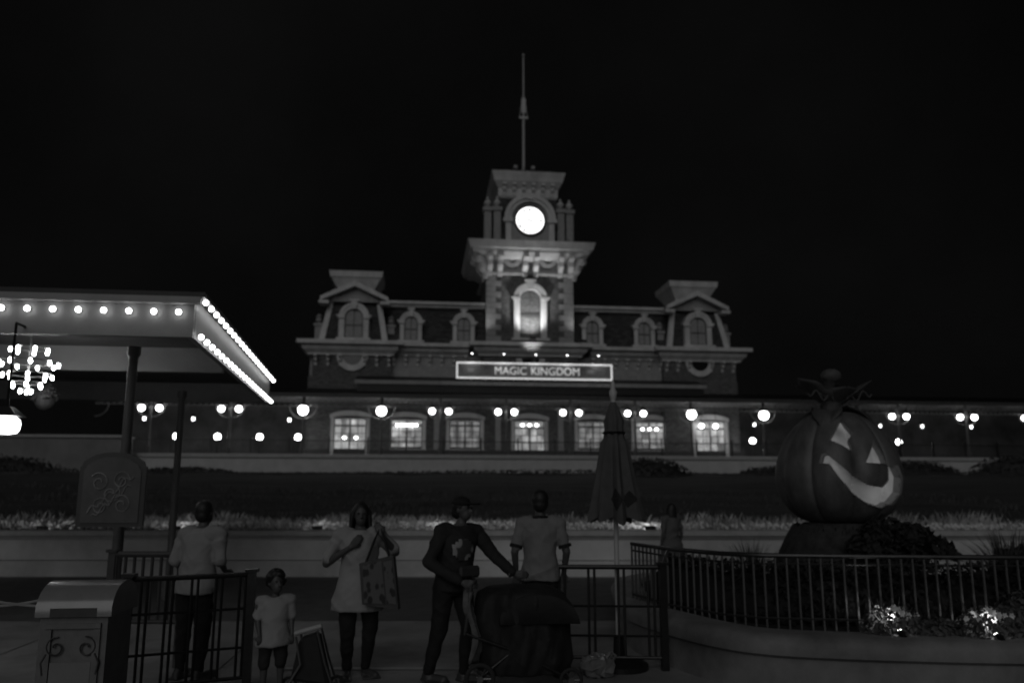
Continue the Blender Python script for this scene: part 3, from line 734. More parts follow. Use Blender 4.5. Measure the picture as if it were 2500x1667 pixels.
def bush(name, c, r, n, size, label, cat='bush', mat=LEAFD, group=None):
    t = thing(name, (c[0], c[1], c[2]), label, cat, group)
    obj('stem', MB().tube([c, (c[0], c[1], c[2]+r[2]*.7)], [.08*r[2], .03*r[2]], 6), M('bark', .06, .9, .3, 10, .5), t)
    core = MB().ball(c, (r[0]*.86, r[1]*.86, r[2]*.86), 16, 10)
    leaves(core, n, dome_pts(c, r), size)
    obj('foliage', core, mat, t); return t
bush('clipped_shrub', (13.0, 45.5, 2.55), (2.75, 1.6, 1.3), 1500, .22, 'dark domed shrub on the bank right behind the closed parasol')
for i, (x, y, rx, h, w) in enumerate(((-26.5, 52, 5.0, 1.2, 'at the far left of the bank behind the signboard'), (-15.5, 55.5, 3.6, .55, 'low on the bank under the left lamps'), (32.5, 50, 3.2, 1.05, 'low on the bank right of the pumpkin'), (39.0, 48, 4.0, 1.5, 'on the bank at the right edge of the picture'),
                                      (25.0, 54, 3.0, .75, 'on the bank just left of the pumpkin'))):
    bush('shrub', (x, y, berm_z(y)-.1), (rx, 1.5, h), 1000, .25, 'dark rounded shrub '+w, group='shrubs on the bank')
hd = thing('clipped_hedge', (2, 46, 2.8), 'long dark clipped hedge along the top of the bank', 'hedge')
def hp():
    x = random.uniform(-24, 44); y = 46.2+random.uniform(-.6, .6); top = 3.05+.10*math.sin(x*.21)
    return (x, y+.0, random.uniform(2.6, top)), (0, -.7, .4)
mbh = MB(); vsb = []
mbh.box(-24, 44, 45.7, 46.7, 2.3, 2.95)
obj('foliage', leaves(mbh, 9000, hp, .17), LEAFD, hd)

# grass and flowers of the bank bed, past counting
def blades(n, xr, yr, hr, w, z):
    mb = MB()
    for _ in range(n):
        x = random.uniform(*xr); y = random.uniform(*yr)+wall_y(x)-18; nz_ = noise.noise((x*.45, y*.8, 3.1)); h = random.uniform(*hr)*(.75+.8*nz_); a = random.uniform(0, 6.28)
        if nz_ < random.uniform(-.45, -.05) or h < .02: continue
        lx, ly = math.cos(a)*h*random.uniform(.1, .6), math.sin(a)*h*random.uniform(.1, .6); zz = z(y)
        px, py = -math.sin(a)*w, math.cos(a)*w
        mb.add([(x-px, y-py, zz), (x+px, y+py, zz), (x+lx*.5+px*.6, y+ly*.5+py*.6, zz+h*.7), (x+lx, y+ly, zz+h)], [(0, 1, 2, 3)])
    return mb
g = obj('flower_bed_grass', blades(17000, (-14, 15), (18.45, 22.5), (.06, .40), .009, lambda y: berm_z(y)-.06), M('pale_grass', .36, .7, .75, .5, 0, 0, 0, (1, 1, .2)))
g['kind'] = 'stuff'; g['label'] = 'pale ornamental grass and bedding behind the low wall'
g = obj('lawn_grass', blades(9000, (-20, 22), (22.5, 34), (.10, .26), .02, lambda y: berm_z(y)-.04), M('lawn_blade', .07, .8, .5, .8))
g['kind'] = 'stuff'; g['label'] = 'dark rough lawn grass on the bank'
mb = MB()
for _ in range(3200):
    x = random.uniform(-14, 15); k = .5+.5*math.sin(x*1.1)*math.sin(x*.37+1)
    y = wall_y(x)+random.uniform(.55, 1.6)+k*.8; z = berm_z(y)+random.uniform(.0, .16)
    r = random.uniform(.02, .045); a = random.uniform(0, 6.28)
    mb.add([(x+r*math.cos(a+q*1.257), y+r*.6*math.sin(a+q*1.257), z+r*.7*math.sin(a+q*1.257)) for q in range(5)], [(0,1,2,3,4)])
g = obj('bedding_flowers', mb, M('white_petal', .7, .6, .1, 5)); g['kind'] = 'stuff'; g['label'] = 'band of small white bedding flowers along the wall'
mb = MB()     # trodden pale gap in the planting
# low bed lights tucked behind the coping
for i, x in enumerate((-8.5, -5.5, -2.3, .6, 2.6, 5.2, 9.8)):
    y = wall_y(x)+.62
    t = thing('bed_light', (x, y, .93), 'small low bed light behind the wall coping, number %s from the left' % ('one','two','three','four','five','six','seven')[i], 'garden light', 'bed lights behind the low wall')
    obj('hood', MB().box(x-.12, x+.12, y-.05, y-.02, .95, 1.03).box(x-.12, x+.12, y-.05, y+.1, 1.031, 1.045), IRON, t)
    obj('lens', MB().box(x-.10, x+.10, y-.018, y-.008, .96, 1.02), M('bed_lens', .9, .3, .02, 3, emit=3.0), t)
    ld = bpy.data.lights.new('bed_beam', 'SPOT'); ld.energy = (3, 5, 2.5, 9, 5, 9, 3)[i]; ld.spot_size = math.radians(165); ld.spot_blend = 1; ld.shadow_soft_size = .1
    lo = bpy.data.objects.new('bed_beam', ld); COL.objects.link(lo); lo.parent = t; lo.location = (0, .04, .42); lo.rotation_euler = (math.radians(78), 0, 0)

# ------------------------------------------------------------------ canopy at the left with rows of bulbs
CN = thing('entrance_canopy', (-3.5, 9.6, 0), 'flat-roofed entrance canopy edged with rows of lit bulbs at the upper left', 'canopy')
FASC = M('canopy_fascia', .3, .5, .1, 3, .1)
cA, cB = Vector((-2.62, 9.3)), Vector((-3.02, 16.2))     # right side, front to back
def slab(pts, z0, z1):
    n = len(pts); mb = MB()
    mb.add([(x, y, z0) for x, y in pts]+[(x, y, z1) for x, y in pts], [tuple(range(n-1, -1, -1)), tuple(range(n, 2*n))]+[(i, (i+1) % n, n+(i+1) % n, n+i) for i in range(n)])
    return mb
obj('roof', slab([(-9.5, 9.25), (-2.50, 9.25), (-2.92, 16.3), (-9.9, 16.3)], 3.98, 4.04), DARKROOF, CN)
obj('front_fascia', slab([(-9.5, 9.3), (-2.62, 9.3), (-2.63, 9.38), (-9.5, 9.38)], 3.52, 3.975), FASC, CN)
obj('side_fascia', slab([(-2.70, 9.385), (-2.625, 9.385), (-3.02, 16.2), (-3.10, 16.2)], 3.52, 3.975), FASC, CN)
obj('rear_fascia', slab([(-9.9, 16.12), (-3.11, 16.12), (-3.11, 16.2), (-9.9, 16.2)], 3.55, 3.9), FASC, CN)
obj('ceiling', slab([(-9.5, 9.39), (-2.72, 9.39), (-3.12, 16.1), (-9.9, 16.1)], 3.93, 3.96), M('canopy_ceiling', .12, .7, .15, 2), CN)
obj('cross_beam', slab([(-9.6, 12.3), (-3.0, 12.3), (-3.0, 12.42), (-9.6, 12.42)], 3.56, 3.925), FASC, CN)
obj('moulding', slab([(-9.5, 9.22), (-2.54, 9.22), (-2.54, 9.3), (-9.5, 9.3)], 3.90, 3.978), FASC, CN)
def bulb_mesh(ax):
    mb = MB().ball((0, 0, 0), .033, 10, 7); return mb
b0 = None
def add_bulb(p):
    global b0
    if b0 is None: b0 = obj('bulb', bulb_mesh(0), BULB, CN, True, loc=p)
    else: copy_at(b0, p, CN)
for i in range(9): add_bulb((-2.78-i*.272, 9.255, 3.80))
NB = 21
for i in range(NB):
    t = (i+.3)/NB; x = cA.x+(cB.x-cA.x)*t; y = cA.y+(cB.y-cA.y)*t
    add_bulb((x+.10, y, 3.95)); add_bulb((x+.075, y, 3.54))
sk = MB()
for i in range(9): sk.tube([(-2.78-i*.272, 9.30, 3.80), (-2.78-i*.272, 9.27, 3.80)], .03, 6)
obj('sockets', sk, GREYMETAL, CN)['kind'] = 'stuff'
for x, y in ((-3.56, 10.2), (-4.22, 14.6)):
    obj('column', MB().lathe(x, y, [(.13,0),(.13,.35),(.065,.4),(.055,3.42),(.08,3.45),(.08,3.55)], 14), M('column_paint', .10, .45, .15, 6), CN, True)
# chandelier of many small bulbs
CH = thing('chandelier', (-5.1, 10.9, 3.9), 'cluster chandelier of many small lit bulbs hanging under the left canopy', 'chandelier')
obj('rod', MB().tube([(-5.1, 10.9, 3.93), (-5.1, 10.9, 3.1)], .015, 6), GREYMETAL, CH)
SMALLB = M('small_bulb', .9, .3, .02, 3, emit=26.0)
cb = None
for ring, (r, z, n) in enumerate(((.22, 3.60, 7), (.34, 3.42, 9), (.28, 3.26, 8), (.18, 3.14, 6), (.07, 3.06, 3))):
    obj('hoop', MB().tube([(-5.1+r*math.cos(a*PI/8), 10.9+r*math.sin(a*PI/8), z+.03) for a in range(17)], .008, 5, False), GREYMETAL, CH)
    for k in range(n):
        a = 2*PI*k/n+ring; p = (-5.1+r*math.cos(a), 10.9+r*math.sin(a), z)
        if cb is None: cb = obj('bulb', MB().ball((0, 0, 0), (.022, .022, .035), 8, 6), SMALLB, CH, True, loc=p)
        else: copy_at(cb, p, CH)
# big square lantern at the left edge
LN = thing('drum_lantern', (-4.42, 9.1, 2.35), 'bright drum lantern cut by the left edge of the picture', 'lantern')
obj('panel', MB().lathe(-4.435, 9.11, [(.06,2.385),(.12,2.40),(.14,2.44),(.145,2.49),(.135,2.54),(.09,2.575)], 20), M('lit_lantern', .9, .3, .02, 3, emit=4.5), LN, True)
obj('cap', MB().frustum(-4.435, 9.11, 2.575, 2.68, .15, .13, .05, .05), IRON, LN)
obj('bracket', MB().tube([(-4.435, 9.11, 2.68), (-4.435, 9.11, 3.6)], .015, 6).tube([(-4.435, 9.11, 3.6), (-4.435, 9.36, 3.6)], .015, 6), IRON, LN)
# hanging leafy basket below the beam
bush('hanging_basket', (-5.35, 12.0, 3.1), (.16, .16, .2), 220, .08, 'small trailing plant hanging under the left canopy beam', 'plant', LEAFM)

# signboard on the column
SB = thing('signboard', (-3.4, 9.35, 1.35), 'dark arched signboard with scroll ornament mounted on the canopy column', 'sign')
pts = [(-3.72, 1.40), (-3.02, 1.40), (-3.02, 2.05)]+[(-3.37+.33*math.cos(a*PI/10)*(1 if a not in (2, 8) else .95), 2.06+.15*math.sin(a*PI/10)) for a in range(11)]+[(-3.72, 2.05)]
obj('panel', MB().prism(pts, 9.33, 9.38), M('sign_panel', .05, .55, .2, 4), SB)
ptsi = [(-3.37+(x+3.37)*.86, 1.76+(z-1.76)*.88) for x, z in pts]
obj('inner_panel', MB().prism(ptsi, 9.318, 9.329), M('sign_face', .075, .5, .25, 6), SB)
mb = MB()
for ox, oz, r0, turns, s_ in ((-.13, 1.88, .025, 1.4, 1), (.10, 1.90, .022, 1.5, -1), (-.10, 1.62, .022, 1.5, -1), (.12, 1.64, .025, 1.4, 1), (0, 1.76, .03, 1.2, 1)):
    mb.tube([(-3.37+ox+s_*(r0+.075*t/36)*math.cos(t/36*turns*2*PI), 9.312, oz+(r0+.085*t/36)*math.sin(t/36*turns*2*PI)) for t in range(37)], .007, 4)
mb.tube([(-3.60+.46*t/20, 9.312, 1.55+.42*t/20+.04*math.sin(t*.9)) for t in range(21)], .009, 4)
mb.tube([(-3.56+.40*t/20, 9.312, 1.50+.36*t/20+.03*math.sin(t*1.1+1)) for t in range(21)], .007, 4)
obj('scroll_ornament', mb, M('scroll_gilt', .22, .5), SB)
obj('bracket', MB().tube([(-3.37, 9.38, 1.9), (-3.52, 10.12, 1.9)], .03, 6).tube([(-3.37, 9.38, 1.5), (-3.52, 10.12, 1.5)], .03, 6), IRON, SB)

# ------------------------------------------------------------------ railings and barriers
def barrier(name, x0, y0, x1, y1, zt, bars, label, double=False, mid=(), posts=True, cat='barrier', zb=.12, r=.014, group=None, mat=IRON):
    t = thing(name, ((x0+x1)/2, (y0+y1)/2, 0), label, cat, group)
    P = lambda k, z: (x0+(x1-x0)*k, y0+(y1-y0)*k, z)
    obj('top_rail', MB().tube([P(0, zt), P(1, zt)], r*1.7, 8), mat, t, True)
    obj('bottom_rail', MB().tube([P(0, zb), P(1, zb)], r*1.2, 8), mat, t, True)
    for z in mid: obj('middle_rail', MB().tube([P(0, z), P(1, z)], r*.9, 6), mat, t, True)
    for i in range(bars):
        k = (i+.5)/bars
        obj('bar', MB().tube([P(k, zb), P(k, zt)], r, 6), mat, t)
        if double: obj('bar', MB().tube([P(k+.05, zb), P(k+.05, zt)], r, 6), mat, t)
    if posts:
        for k in (0, 1): obj('post', MB().box(P(k, 0)[0]-.035, P(k, 0)[0]+.035, P(k, 0)[1]-.035, P(k, 0)[1]+.035, 0, zt+.02).box(P(k, 0)[0]-.055, P(k, 0)[0]+.055, P(k, 0)[1]-.055, P(k, 0)[1]+.055, zt+.021, zt+.05), mat, t)
    return t
SLAT = M('dark_slat', .045, .6, .2, 8)
barrier('slatted_railing', -3.2, 9.05, -2.45, 8.95, 1.13, 8, 'dark slatted railing behind the bin, left of the person in pale shirt', zb=.45, r=.019, cat='railing', mat=SLAT)
barrier('queue_barrier', -2.5, 7.5, -1.53, 7.85, 1.02, 5, 'dark metal queue barrier between the bin and the child', True, (.72, .38), cat='barrier')
barrier('queue_barrier', 1.30, 8.45, 2.50, 8.25, 1.01, 4, 'dark metal queue barrier under the closed parasol', True, (.62, .33), cat='barrier')

# litter bin
BN = thing('litter_bin', (-2.39, 6.35, 0), 'square grey litter bin with ornamented front panel at the lower left', 'bin')
BM = M('bin_paint', .16, .4, .3, 5, .05)
x0, x1, y0, y1 = -2.62, -2.17, 6.15, 6.62
obj('body', MB().box(x0, x1, y0, y1, .06, .90).box(x0+.03, x1-.03, y0+.03, y1-.03, 0, .06), BM, BN)
pr = [(y0-.03, .905), (y0-.03, .98)]+[(y0+.235-.25*math.cos(a*PI/10), .98+.15*math.sin(a*PI/10)) for a in range(1, 10)]+[(y1+.03, .98), (y1+.03, .905)]
obj('lid', MB().prismx(pr[::-1], x0-.03, x1+.03), M('bin_lid', .27, .22, .1, 5, 0, .1), BN, True)
obj('flap', MB().box(x0+.07, x1-.07, y0-.034, y0-.031, .905, .965), M('bin_flap', .06, .4), BN)
obj('front_panel', MB().box(x0+.09, x1-.09, y0-.012, y0-.002, .08, .60), M('bin_panel', .2, .5, .1, 4), BN)
obj('panel_frame', MB().box(x0+.04, x0+.085, y0-.02, y0-.002, .08, .82).box(x1-.085, x1-.04, y0-.02, y0-.002, .08, .82).box(x0+.04, x1-.04, y0-.021, y0-.003, .825, .86), BM, BN)
for s in (-1, 1):
    mb = MB(); cx = (x0+x1)/2+s*.10
    mb.tube([(cx+s*(.015+.0018*t)*math.cos(t*.25), y0-.018, .70+(.015+.0018*t)*math.sin(t*.25)) for t in range(33)], .006, 5)
    mb.tube([(cx+s*.06, y0-.018, .66), (cx+s*.09, y0-.018, .60), (cx+s*.075, y0-.018, .52)], .008, 5)
    obj('scrollwork', mb, M('bin_dark', .05, .5), BN)
# rope from the bin to a stanchion
RP = thing('rope_barrier', (-3.3, 6.4, 0), 'thin rope barrier sagging from the bin to the left edge', 'rope')
mb = MB()
for a, b, sag in (((-2.62, 6.4, 1.02), (-3.75, 6.5, 1.05), .09), ((-2.62, 6.4, .94), (-3.75, 6.5, 1.16), .05)):
    a = Vector(a); b = Vector(b); obj('rope', MB().tube([a.lerp(b, k/12)-Vector((0, 0, sag*4*(k/12)*(1-k/12))) for k in range(13)], .010, 6), M('rope', .3, .8), RP, True)
obj('stanchion', MB().lathe(-3.75, 6.5, [(.16,0),(.16,.02),(.03,.05),(.025,1.1),(.04,1.14),(.04,1.2)], 12), GREYMETAL, RP, True)

# closed parasol
UM = thing('closed_parasol', (2.06, 8.4, 0), 'tall folded patio parasol with dark diamond marks right of centre', 'parasol')
ux, uy = 2.06, 8.4
obj('pole', MB().tube([(ux, uy, .1), (ux, uy, 2.9)], .026, 10), POLE, UM, True)
obj('base', MB().lathe(ux, uy, [(.3,0),(.3,.05),(.24,.09),(.06,.11),(.05,.32)], 18), IRON, UM, True)
mb = MB(); NF, NZ = 48, 22; vs_ = []
for j in range(NZ+1):
    k = j/NZ; z = 2.74-1.25*k
    rr = (.035+.055*min(1, k*5)+.16*k**1.25) if k > .0 else .02
    if .22 < k < .32: rr *= .82
    for i in range(NF):
        a = 2*PI*i/NF; f = 1+(.06+.22*k)*math.cos(8*a+.6*math.sin(3*k))+.05*k*math.sin(5*a+1)
        vs_.append((ux+rr*f*math.cos(a), uy+rr*f*math.sin(a), z-(.035*math.cos(8*a)+.02*math.sin(3*a) if j == NZ else 0)))
mb.add(vs_, [(j*NF+i, j*NF+(i+1) % NF, (j+1)*NF+(i+1) % NF, (j+1)*NF+i) for j in range(NZ) for i in range(NF)])
cn_ = obj('canopy', mb, M('parasol_cloth', .085, .85, .2, 4, .1), UM, True)
obj('tie', MB().tube([(ux+.115*math.cos(a*PI/10), uy+.115*math.sin(a*PI/10), 2.40) for a in range(21)], .012, 6, False), IRON, UM)
obj('finial', MB().lathe(ux, uy, [(.02,2.74),(.035,2.78),(.045,2.84),(.02,2.89),(.025,2.93),(.005,2.98)], 10), POLE, UM, True)
for dx, s in ((-.045, 1.0), (.095, .75)):
    mk = MB(); q = []
    for a, r_ in ((0, .055*s), (PI/2, .12*s), (PI, .055*s), (1.5*PI, .12*s)): q.append((ux+dx+r_*math.cos(a), uy-.30, 1.70+r_*math.sin(a)))
    # lay the mark on the cloth folds
    rows = 8; g_ = []
    for j in range(rows+1):
        v = -1+2*j/rows; hw = .055*s*(1-abs(v))
        for i in range(5):
            x = dx-hw+hw*2*i/4; z = 1.70+.12*s*v; k = (2.74-z)/1.25; a = math.atan2(-1, (x)/.2*1.0) if False else -PI/2+math.asin(max(-.95, min(.95, x/(.25*k))))
            rr = (.09+.16*k**1.25); f = 1+(.06+.22*k)*math.cos(8*a+.6*math.sin(3*k))+.05*k*math.sin(5*a+1)
            g_.append((ux+rr*f*math.cos(a)*1.02, uy+rr*f*math.sin(a)*1.02-.004, z))
    mk.add(g_, [(j*5+i, j*5+i+1, (j+1)*5+i+1, (j+1)*5+i) for j in range(rows) for i in range(4)])
    obj('diamond_mark', mk, M('diamond_print', .02, .9), cn_, True)
# crumpled pale bag at the parasol foot
CB = thing('crumpled_bag', (1.75, 8.05, 0), 'crumpled pale plastic bag on the ground at the foot of the parasol', 'bag')
mb = MB().ball((1.75, 8.05, .10), (.17, .13, .11), 16, 10)
mb.v = [(x+random.uniform(-.02, .02), y+random.uniform(-.02, .02), max(.0, z+random.uniform(-.025, .025))) for x, y, z in mb.v]
bgo = obj('sack', mb, M('pale_plastic', .16, .25, .3, 8), CB)
mb = MB().tube([(1.83, 8.02, .17), (1.88, 8.0, .24), (1.93, 8.02, .2), (1.9, 8.05, .12)], [.03, .015, .02, .01], 6)
obj('handle', mb, M('pale_plastic', .16), CB)

# ------------------------------------------------------------------ raised planter with iron fence on the right
PLN = [(2.42, 9.6), (2.50, 8.75), (2.78, 7.75), (3.12, 7.25), (3.9, 6.95), (5.2, 6.62), (7.5, 6.3), (7.5, 13.5), (3.2, 13.5)]
PT = thing('raised_planter', (4.5, 9, 0), 'raised planter with rounded pale kerb at the lower right', 'planter')
def inset(poly, d):
    n = len(poly); out = []
    for i in range(n):
        p0, p1, p2 = Vector(poly[i-1]), Vector(poly[i]), Vector(poly[(i+1) % n])
        e1 = (p1-p0).normalized(); e2 = (p2-p1).normalized(); n1 = Vector((-e1.y, e1.x)); n2 = Vector((-e2.y, e2.x))
        b = (n1+n2).normalized(); out.append(tuple(p1+b*d/max(.3, b.dot(n1))))
    return out
# smooth the front outline
def chaikin(p, m):
    for _ in range(m):
        q = []
        for i in range(len(p)):
            a, b = Vector(p[i]), Vector(p[(i+1) % len(p)]); q += [tuple(a.lerp(b, .25)), tuple(a.lerp(b, .75))]
        p = q
    return p
OUT = chaikin(PLN, 3)
rings = [(0.0, 0.0), (0.0, .30), (-.05, .33), (-.06, .42), (-.03, .47), (.03, .50), (.34, .50), (.36, .40)]
mb = MB(); vs_ = []; n = len(OUT)
for d, z in rings: vs_ += [(x, y, z) for x, y in inset(OUT, d)]
mb.add(vs_, [(j*n+i, j*n+(i+1) % n, (j+1)*n+(i+1) % n, (j+1)*n+i) for j in range(len(rings)-1) for i in range(n)])
obj('kerb', mb, M('planter_kerb', .19, .7, .4, 1.6, .3), PT, True)
soil = inset(OUT, .35)
mb = MB().add([(x, y, .44) for x, y in soil], [tuple(range(n))])
obj('soil', mb, M('dark_soil', .03, .95, .4, 8, .6), PT)
# fence
FN = thing('planter_fence', (4, 8, .44), 'black iron fence with pale bars round the raised planter', 'fence')
FPTS = [(2.62, 9.9), (2.78, 8.9), (3.10, 8.15), (3.42, 7.86), (4.3, 7.62), (5.5, 7.36), (7.2, 7.05)]
FR = M('fence_rail', .05, .35, .2, 10, 0, .5); FB = M('fence_bar', .10, .45, .2, 10, 0, .3)
def along(pts, step):
    out = []; carry = 0
    for a, b in zip(pts, pts[1:]):
        a = Vector(a); b = Vector(b); L = (b-a).length; s = carry
        while s < L: out.append(tuple(a.lerp(b, s/L))); s += step
        carry = s-L
    return out
obj('top_rail', MB().tube([(x, y, 1.15) for x, y in FPTS], .024, 8), FR, FN, True)
obj('upper_rail', MB().tube([(x, y, 1.07) for x, y in FPTS], .012, 6), FR, FN, True)
obj('bottom_rail', MB().tube([(x, y, .55) for x, y in FPTS], .015, 6), FR, FN, True)
fb = None
for i, (x, y) in enumerate(along(FPTS, .108)):
    if fb is None: fb = obj('bar', MB().tube([(0, 0, 0), (0, 0, .70)], .013, 6), FB, FN, loc=(x, y, .44))
    else: copy_at(fb, (x, y, .44), FN)
obj('scroll_end', MB().tube([(2.50, 8.26, 1.02), (2.56, 8.4, 1.03), (2.62, 8.55, 1.08), (2.72, 8.75, 1.14)], .014, 6), GREYMETAL, FN, True)

# dense dark planting inside the fence
IH = thing('low_hedge', (4.6, 8.9, .44), 'dense dark low hedge just behind the planter fence', 'hedge')
hpts = [(3.0, 9.6), (3.25, 8.75), (3.6, 8.4), (4.6, 8.12), (6.0, 7.85), (7.3, 7.6)]
hb = along(hpts, .12); mbi = MB()
mbi.tube([(x, y, .62) for x, y in hpts], .30, 10)
def ihp():
    x, y = random.choice(hb); a = random.uniform(-.6, 3.6); r = random.uniform(.26, .42)
    return (x+random.uniform(-.06, .06), y-r*math.cos(a), .62+r*math.sin(a)*1.05), (0, -math.cos(a), math.sin(a))
obj('foliage', leaves(mbi, 6500, ihp, .075), M('hedge_leaf', .012, .8, .4, 6), IH)
# straw skirt and pumpkin
PC = Vector((5.93, 10.9, 2.13)); PRX, PRZ = .83, .87
SK = thing('straw_plinth', (PC.x, PC.y, .44), 'round shaggy straw-covered plinth under the pumpkin', 'plinth')
mb = MB().lathe(PC.x, PC.y, [(.96,.44),(.9,.85),(.74,1.2),(.5,1.36)], 28)
def sp():
    a = random.uniform(0, 6.28); k = random.random(); r = 1.05-.4*k
    return (PC.x+r*math.cos(a), PC.y+r*math.sin(a), .5+.85*k), (math.cos(a), math.sin(a), -.4)
for _ in range(5200):
    (x, y, z), o = sp(); h = random.uniform(.12, .34); tx_, ty_ = -o[1]*.013, o[0]*.013; sk_ = random.uniform(-.08, .08)
    mb.add([(x-tx_, y-ty_, z), (x+tx_, y+ty_, z), (x+o[0]*h*.55-o[1]*sk_, y+o[1]*h*.55+o[0]*sk_, z-h), (x+o[0]*h*.5-o[1]*sk_-tx_, y+o[1]*h*.5+o[0]*sk_-ty_, z-h*.9)], [(0,1,2,3)])
obj('straw', mb, M('straw', .035, .9, .6, 9), SK)
PK = thing('jack_o_lantern', (PC.x, PC.y, 1.3), 'giant ribbed jack-o-lantern with glowing triangle eyes and crooked grin', 'pumpkin')
def pk(theta, phi, k=1.0):
    """point on the ribbed shell; theta about the vertical, phi up from the equator"""
    rib = abs(math.cos(theta*4.5+.35))
    lobe = .875+.125*rib**.5
    lobe = lobe*math.cos(phi)**.12 if abs(phi) < 1.55 else .4
    cr = math.cos(phi)**.85 if abs(phi) < 1.5707 else 0
    z = PRZ*math.sin(phi)*(1-.16*math.exp(-((abs(phi)-1.57)/.35)**2))
    cr *= 1.02-.17*math.sin(phi)
    return Vector((PC.x+PRX*lobe*cr*math.cos(theta)*k, PC.y+PRX*lobe*cr*math.sin(theta)*k, PC.z+z*(1+(k-1)*.6)))
YA = math.atan2(PC.x, PC.y)       # the shell is turned so that x,z below run across its near side
def face_pt(x, z, k):
    x = max(-.97, min(.97, x)); z = max(-.97, min(.97, z)); q = x*x+z*z
    y = math.sqrt(max(.02, 1-q)); v = Vector((x, -y, z)).normalized(); v.rotate(Quaternion((0, 0, 1), -YA))
    return pk(math.atan2(v.y, v.x), math.asin(max(-1, min(1, v.z))), k)
def face_piece(name, poly, glow, n=3):
    """a carved piece: glowing inset plus a thick cut rim, laid on the curved shell"""
    fine = []
    for i in range(len(poly)):
        a, b = Vector(poly[i]), Vector(poly[(i+1) % len(poly)])
        m = max(1, int((b-a).length/.04))
        fine += [tuple(a.lerp(b, k/m)) for k in range(m)]
    bm = bmesh.new(); bv = [bm.verts.new((x, z, 0)) for x, z in fine]; bm.faces.new(bv)
    bmesh.ops.triangulate(bm, faces=bm.faces[:]); 
    for _ in range(3): 
        bmesh.ops.subdivide_edges(bm, edges=[e for e in bm.edges if e.calc_length() > .06], cuts=1); bmesh.ops.triangulate(bm, faces=bm.faces[:])
    bm.verts.index_update()
    mb = MB().add([face_pt(v.co.x, v.co.y, .90) for v in bm.verts], [tuple(v.index for v in f.verts) for f in bm.faces]); bm.free()
    o = obj(name, mb, glow, PK, True)
    cx = sum(p[0] for p in fine)/len(fine); cz = sum(p[1] for p in fine)/len(fine); m = len(fine); r = MB()
    outer = [face_pt(cx+(x-cx)*1.06, cz+(z-cz)*1.05, 1.006) for x, z in fine]; top = [face_pt(x, z, 1.016) for x, z in fine]; inn = [face_pt(x, z, .90) for x, z in fine]
    r.add(outer+top+inn, [(k, (k+1) % m, m+(k+1) % m, m+k) for k in range(m)]+[(m+k, m+(k+1) % m, 2*m+(k+1) % m, 2*m+k) for k in range(m)])
    obj('cut_rim', r, M('cut_flesh', .3, .6, .1, 5), o, True)
GL1 = glow_mat('lantern_glow', .03, .15, 2.2); GL2 = glow_mat('mouth_glow', .025, .12, 1.7)
FACE = {'left': [(.115,.74),(.29,.50),(.22,.40),(.26,.22),(.05,.33),(-.10,.40)], 'right': [(.60,.38),(.72,.14),(.74,.02),(.42,.04)],
        'grin': [(-.20,.16),(-.14,.17),(.06,.0),(.24,-.16),(.42,-.30),(.58,-.33),(.72,-.22),(.78,-.02),(.88,.0),(.90,-.18),(.83,-.42),(.70,-.58),(.52,-.64),(.36,-.58),(.18,-.40),(.0,-.16),(-.12,.02),(-.24,.03)]}
mb = MB(); NT, NP = 320, 110; vs_ = []
for j in range(NP+1):
    ph = -1.5+3.0*j/NP
    for i in range(NT): vs_.append(pk(2*PI*i/NT, ph))
def inside(p, poly):
    c = False; n = len(poly)
    for a in range(n):
        (x1_, z1_), (x2_, z2_) = poly[a], poly[(a+1) % n]
        if (z1_ > p[1]) != (z2_ > p[1]) and p[0] < (x2_-x1_)*(p[1]-z1_)/(z2_-z1_)+x1_: c = not c
    return c
def shell_keep(i, j):
    th, ph = 2*PI*(i+.5)/NT, -1.5+3.0*(j+.5)/NP
    v = Vector((math.cos(ph)*math.cos(th), math.cos(ph)*math.sin(th), math.sin(ph))); v.rotate(Quaternion((0, 0, 1), YA))
    return v.y > 0 or not any(inside((v.x, v.z), p) for p in FACE.values())
mb.add(vs_, [(j*NT+i, j*NT+(i+1) % NT, (j+1)*NT+(i+1) % NT, (j+1)*NT+i) for j in range(NP) for i in range(NT) if shell_keep(i, j)]+[tuple(range(NT-1, -1, -1)), tuple(range(NP*NT, NP*NT+NT))])
obj('shell', mb, M('pumpkin_shell', .11, .5, .4, 5, .5, 0, 0, (1, 1, .5)), PK, True)
face_piece('eye', FACE['left'], GL1)
face_piece('eye', FACE['right'], GL1)
face_piece('mouth', FACE['grin'], GL2)
# stem, leaves and curled tendrils on top
obj('stem', MB().tube([(PC.x-.02, PC.y, PC.z+.72), (PC.x-.05, PC.y-.02, PC.z+.95), (PC.x-.08, PC.y-.04, PC.z+1.15), (PC.x-.05, PC.y-.08, PC.z+1.24)], [.2, .13, .10, .13], 10), M('pumpkin_stem', .06, .8, .4, 8, .5), PK, True)
obj('stem_knob', MB().ball((PC.x-.06, PC.y-.1, PC.z+1.30), (.15, .13, .11), 12, 8), M('stem_knob', .09, .8, .4, 14, .6), PK, True)
def big_leaf(root, d, L, W, mat, droop=.5, rise=.35):
    d = Vector(d).normalized(); s = d.cross(Vector((0, 0, 1))).normalized(); mb = MB(); g_ = []
    for i in range(9):
        k = i/8; w = W*math.sin(PI*min(1, k*.92+.08))**.7*(1+.18*math.cos(k*18)); c = Vector(root)+d*L*k+Vector((0, 0, rise*L*k-droop*L*k*k*1.3))
        for j in (-1, -.5, 0, .5, 1): g_.append(c+s*w*j+Vector((0, 0, abs(j)*w*.35)))
    mb.add(g_, [(i*5+j, i*5+j+1, i*5+j+6, i*5+j+5) for i in range(8) for j in range(4)]); return mb
